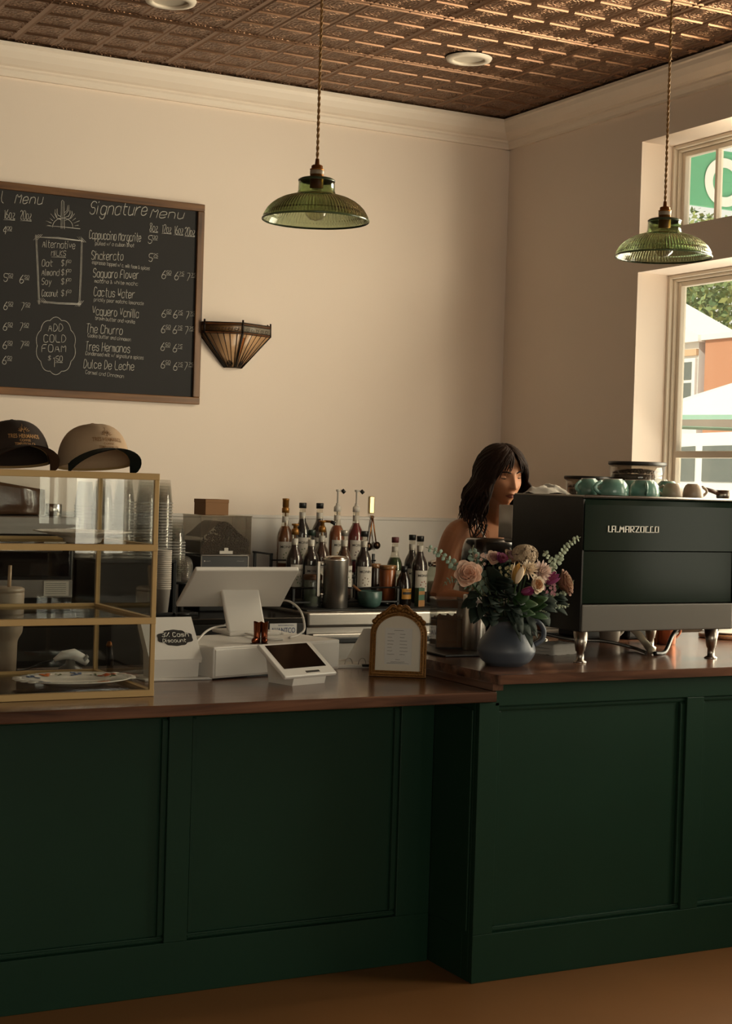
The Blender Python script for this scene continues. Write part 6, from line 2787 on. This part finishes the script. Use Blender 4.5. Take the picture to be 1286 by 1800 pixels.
def tulip(label, loc, d, R, mats, seed):
    random.seed(seed)
    o = thing('tulip', label, 'flower', loc)
    A = axis_mat(d)
    b = B()
    for k in range(6):
        a = k * PI / 3
        b.cur = k % 2
        r2 = R * (.50 if k % 2 else .58)
        g = []
        for i in range(9):
            v = i / 8
            row = []
            wv = .62 * math.sin(PI * min(1, v * .82 + .14)) ** .8
            rad = r2 * (math.sin(PI * min(.62, v * .62 + .10)) ** .7) + .0003 * k
            for q in range(7):
                an = a + wv * (-1 + q / 3)
                row.append((rad * math.cos(an), rad * math.sin(an), R * 1.9 * v - R * .6 - (.0 if i < 8 else .002 * abs(q - 3))))
            g.append(row)
        b.sheet(g, .0006)
    b.xf(A)
    b.obj('petals', mats, o)
    b = B()
    b.ball((0, 0, -R * .6), R * .16, 8, 6)
    b.xf(A)
    stem_to(b, loc)
    b.obj('stem', STEM, o)
    return o


def blade(b, p0, d, L, Wd, nrm, droop=.3, n=8, fold=.25):
    """A leaf blade from p0."""
    t_ = Vector(d).normalized()
    s_ = t_.cross(Vector(nrm)).normalized()
    u_ = s_.cross(t_)
    g = []
    for i in range(n + 1):
        v = i / n
        w = Wd * math.sin(PI * (v * .93 + .05)) ** .85
        c = Vector(p0) + t_ * (L * v) - Z_ * (droop * L * v * v)
        g.append([c - s_ * w + u_ * fold * w, c, c + s_ * w + u_ * fold * w])
    b.sheet(g, .0005)


def leafy(label, px_, py_, dy, L, Wd, droop, mat, seed, n=3, name='leaf_stem', d=None):
    random.seed(seed)
    loc = fpos(px_, py_, dy)
    o = thing(name, label, 'foliage', loc)
    out = Vector((loc.x - JX, loc.y - JY, .05))
    b = B()
    for k in range(n):
        dd = Vector(d) if d else out.normalized() + Vector((random.uniform(-.5, .5), random.uniform(-.6, .3), random.uniform(-.2, .7)))
        if d and k:
            dd = dd + Vector((random.uniform(-.6, .6), random.uniform(-.5, .2), random.uniform(-.5, .5)))
        bs = Vector((0, 0, 0)) + Vector((random.uniform(-.006, .006), random.uniform(-.006, .006), -.012 * k))
        blade(b, bs, dd, L * random.uniform(.8, 1.1), Wd, (0, -.6, .8), droop)
    b.obj('leaves', mat, o)
    b = B()
    stem_to(b, loc, .0022)
    b.obj('stem', STEM, o)
    return o


def sprig(label, pix, dy, rl, mat, seed, round_=True, gap=.014):
    """Eucalyptus: stem through pixel points (first at the tip), pairs of leaves."""
    random.seed(seed)
    w = [fpos(x, y, dy_) for (x, y), dy_ in zip(pix, dy)]
    loc = w[-1]
    o = thing('eucalyptus_sprig', label, 'foliage', loc)
    pts = spline([p - loc for p in w], 10)
    b = B()
    b.tube(pts, .0013, 5)
    stem_to(b, loc, .0016)
    b.obj('stem', M('euc_stem', '7a7a5c', .6), o)
    b = B()
    acc = 0
    for i in range(1, len(pts)):
        acc += (pts[i] - pts[i - 1]).length
        if acc > gap:
            acc = 0
            t_ = (pts[i] - pts[i - 1]).normalized()
            s1 = t_.cross(Vector((random.uniform(-.4, .4), -1, random.uniform(-.4, .4)))).normalized()
            sz = rl * (.65 + .5 * i / len(pts)) * random.uniform(.8, 1.15)
            for s in (-1, 1):
                blade(b, pts[i], s1 * s - t_ * .35, sz, sz * (.48 if round_ else .22), Vector((random.uniform(-.5, .5), -1, random.uniform(-.2, .6))), random.uniform(-.1, .25), 5, .12)
    b.obj('leaves', mat, o)
    return o


PEACHP = M('petal_peach', 'd9ab92', .6, var=.06, sss=.1)
BLUSH = M('petal_blush', 'e0bfaa', .6, var=.06, sss=.1)
CREAM = M('petal_cream', 'dcc9b0', .6, var=.06)
YEL = M('petal_yellow', 'b98f4a', .6, var=.15)
MAG = M('petal_magenta', '7d2a56', .55, var=.2, scale=60)
MAGL = M('petal_orchid', '96497a', .55, var=.2, scale=60)
TANP = M('petal_tan', '8d6a50', .65, var=.15)
HYD = M('petal_hydrangea', 'b09a80', .65, var=.2, scale=80)

rose('large pale peach rose leaning out beside the barista arm', fpos(820, 1012, .045), (-.35, -.80, .50), .041, PEACHP, BLUSH, 1)
tulip('cream tulip with a yellow streak at the middle of the bouquet', fpos(908, 1014, .10), (.10, -.35, 1), .033, [CREAM, YEL], 2)
mum('cream chrysanthemum touching the yellow streaked tulip', fpos(926, 1003, .07), (.3, -.8, .5), .033, CREAM, 70, 3)
mum('pinkish white chrysanthemum next to the orchid pink tulip', fpos(948, 1006, .055), (.1, -.9, .35), .037, M('petal_white_pink', 'dcc4b8', .6, var=.05), 90, 4)
tulip('orchid pink tulip beside the tan rose', fpos(966, 1020, .06), (.5, -.6, .6), .026, [MAGL, MAG], 5)
tulip('small magenta tulip low under the yellow streaked tulip', fpos(923, 1040, .11), (.35, -.85, .2), .021, [MAG, MAGL], 6)
rose('tan rose at the machine side of the bouquet', fpos(988, 1026, .03), (.65, -.75, .35), .040, TANP, M('petal_tan2', '7c5642', .65, var=.15), 7)
rose('small crimson rose peeping out at the back of the bouquet', fpos(880, 984, .0), (0, -.8, .6), .021, M('petal_crimson', '6a1f35', .6), MAG, 8)
rose('mauve rose bud high behind the chrysanthemums', fpos(896, 981, -.01), (.1, -.7, .7), .025, M('petal_mauve', '8f6a6d', .6), TANP, 9)
rose('dusky pink rose at the back near the round leaf', fpos(866, 983, -.02), (-.2, -.8, .6), .024, M('petal_dusky', '9a6c62', .6), BLUSH, 10)
rose('peach garden rose under the pinkish white chrysanthemum', fpos(940, 1028, .075), (.2, -.9, .2), .027, M('petal_apricot', 'a9784e', .6), CREAM, 12)
# hydrangea-like head of many small blossoms
random.seed(13)
loc = fpos(922, 975, .01)
o = thing('hydrangea', 'faded tan hydrangea head at the top of the bouquet', 'flower', loc)
b = B()
for i in range(84):
    d = Vector((random.gauss(0, 1), random.gauss(-.5, 1), random.gauss(.4, 1))).normalized()
    c = Vector((d.x * .040, d.y * .032, d.z * .028))
    for k in range(4):
        e1 = d.cross(Vector((.3, .5, .8))).normalized()
        e2 = d.cross(e1)
        a = k * PI / 2 + i
        tdir = e1 * math.cos(a) + e2 * math.sin(a) + d * .3
        petal(b, c, tdir, d, .0105, .0052, .2, .1, 3, .0004)
b.ball((0, .004, 0), .025, 14, 10)
b.obj('blossoms', HYD, o)
b = B()
stem_to(b, loc)
b.obj('stem', STEM, o)
# pale filler blossoms
for k, (px_, py_, dy, lab) in enumerate(((842, 986, .0, 'spray of tiny pinkish blossoms behind the peach rose'), (888, 1004, .06, 'spray of tiny cream buds beside the yellow streaked tulip'), (962, 1036, .05, 'spray of tiny pink blossoms under the orchid pink tulip'))):
    random.seed(40 + k)
    loc = fpos(px_, py_, dy)
    o = thing('filler_spray', lab, 'flower', loc)
    b = B()
    st_b = B()
    for i in range(16):
        c = Vector((random.uniform(-.022, .022), random.uniform(-.015, .01), random.uniform(-.018, .022)))
        for q in range(5):
            a = q * 2 * PI / 5
            petal(b, c, Vector((math.cos(a), -.5, math.sin(a))), Vector((0, -1, 0)), .0062, .003, .2, .1, 3, .0003)
        st_b.tube([c, Vector((0, 0, -.03))], .0006, 4)
    b.obj('blossoms', M('filler_%d' % k, ('a98878', 'a99a70', '9c6a72')[k], .6), o)
    stem_to(st_b, loc, .0018)
    st_b.obj('stem', STEM, o)

# foliage
for i, (px_, py_, dy, L, Wd, dr, mt, d, lab) in enumerate((
        (905, 1062, .09, .070, .022, .25, LEAFM, (.55, -.3, .65), 'broad green leaves pointing up beside the magenta tulip'),
        (930, 1062, .085, .062, .018, .1, LEAFM, (.8, -.2, .35), 'bright green pointed leaves low on the machine side'),
        (895, 1066, .075, .055, .018, .9, LEAFD, (.1, -.8, -.4), 'dark leaves hanging over the front of the jug lip'),
        (868, 1058, .06, .075, .022, .4, LEAFD, (-.5, -.6, .3), 'dark broad leaves low on the barista side'),
        (850, 1062, .05, .055, .016, .6, LEAFD, (-.6, -.6, -.2), 'dark leaves drooping beside the steel canister'),
        (880, 1030, .06, .075, .026, .2, LEAFD, (-.2, -.8, .5), 'dark leaves in the middle of the bouquet'),
        (862, 1020, .04, .075, .028, .2, LEAFD, (-.1, -.6, .7), 'dark upright leaves behind the peach rose stem'),
        (880, 1000, .03, .065, .026, .3, LEAFD, (.1, -.7, .6), 'very dark leaves under the crimson rose'),
        (945, 1055, .06, .060, .020, .3, LEAFD, (.6, -.5, .2), 'dark leaves spreading under the orchid pink tulip'),
        (918, 1075, .07, .055, .018, .9, LEAFD, (.4, -.7, -.5), 'dark leaves folded over the jug near its handle'),
        (838, 1045, .03, .060, .016, .3, LEAFD, (-.8, -.3, .1), 'narrow dark leaves reaching toward the steel canister'),
        (975, 1048, .03, .055, .014, .4, LEAFD, (.8, -.3, .1), 'narrow dark leaves under the tan rose'))):
    leafy(lab, px_, py_, dy, L, Wd, dr, mt, 60 + i, 4, d=d)
for i, (px_, py_, dy, lab) in enumerate(((872, 1052, .07, 'dark glossy leaf cluster just above the jug mouth on the barista side'), (893, 1048, .085, 'dark leaf cluster below the yellow streaked tulip'), (912, 1058, .08, 'dark leaf cluster behind the bright green leaves'), (858, 1038, .05, 'dark leaf cluster under the peach rose'), (888, 1022, .05, 'dark leaf cluster left of the tulip stem'), (930, 1050, .05, 'dark leaf cluster under the peach garden rose'), (955, 1040, .04, 'dark leaf cluster low beside the tan rose'))):
    leafy(lab.replace('left of', 'around'), px_, py_, dy, .048, .017, .35, LEAFD, 90 + i, 7, d=(random.uniform(-.4, .4), -.7, random.uniform(-.1, .5)))
sprig('eucalyptus sprig rising in front of the machine side with pale leaves', [(1020, 944), (1005, 952), (990, 968), (978, 988), (966, 1008), (940, 1040)], (.02, .02, .02, .02, .02, .02), .017, EUCY, 71, True, .0125)
sprig('short eucalyptus sprig with curled pale tips before the black machine side', [(955, 968), (962, 978), (972, 992), (968, 1010), (945, 1040)], (.02, .02, .02, .02, .02), .015, EUCY, 72, True, .012)
sprig('eucalyptus sprig reaching across the barista arm', [(748, 962), (765, 968), (785, 982), (805, 998), (845, 1030)], (.0, .0, .0, .0, .02), .018, EUC, 73, True, .016)
sprig('eucalyptus sprig drooping behind the peach rose', [(778, 1030), (792, 1018), (808, 1022), (830, 1035), (850, 1045)], (.02, .02, .02, .02, .02), .015, EUC, 74, False, .012)
sprig('round leaved eucalyptus sprig standing before the black rounded appliance', [(832, 958), (830, 968), (834, 985), (845, 1010), (860, 1040)], (.0, .0, .0, .0, .02), .026, M('euc_grey', '56685a', .6, var=.15), 75, True, .02)
sprig('wispy pale sprig hanging low under the tan rose', [(1000, 1062), (985, 1066), (965, 1060), (950, 1052), (935, 1050)], (.03, .04, .04, .04, .04), .013, EUCY, 76, True, .011)
sprig('thin pale sprig drooping beside the jug handle', [(962, 1090), (958, 1078), (948, 1066), (935, 1058)], (.05, .05, .05, .05), .011, EUCY, 77, True, .010)
sprig('thin pale sprig near the tan rose pointing at the machine', [(1008, 1020), (1000, 1034), (985, 1046), (960, 1050)], (.01, .02, .03, .03), .011, EUCY, 78, True, .011)
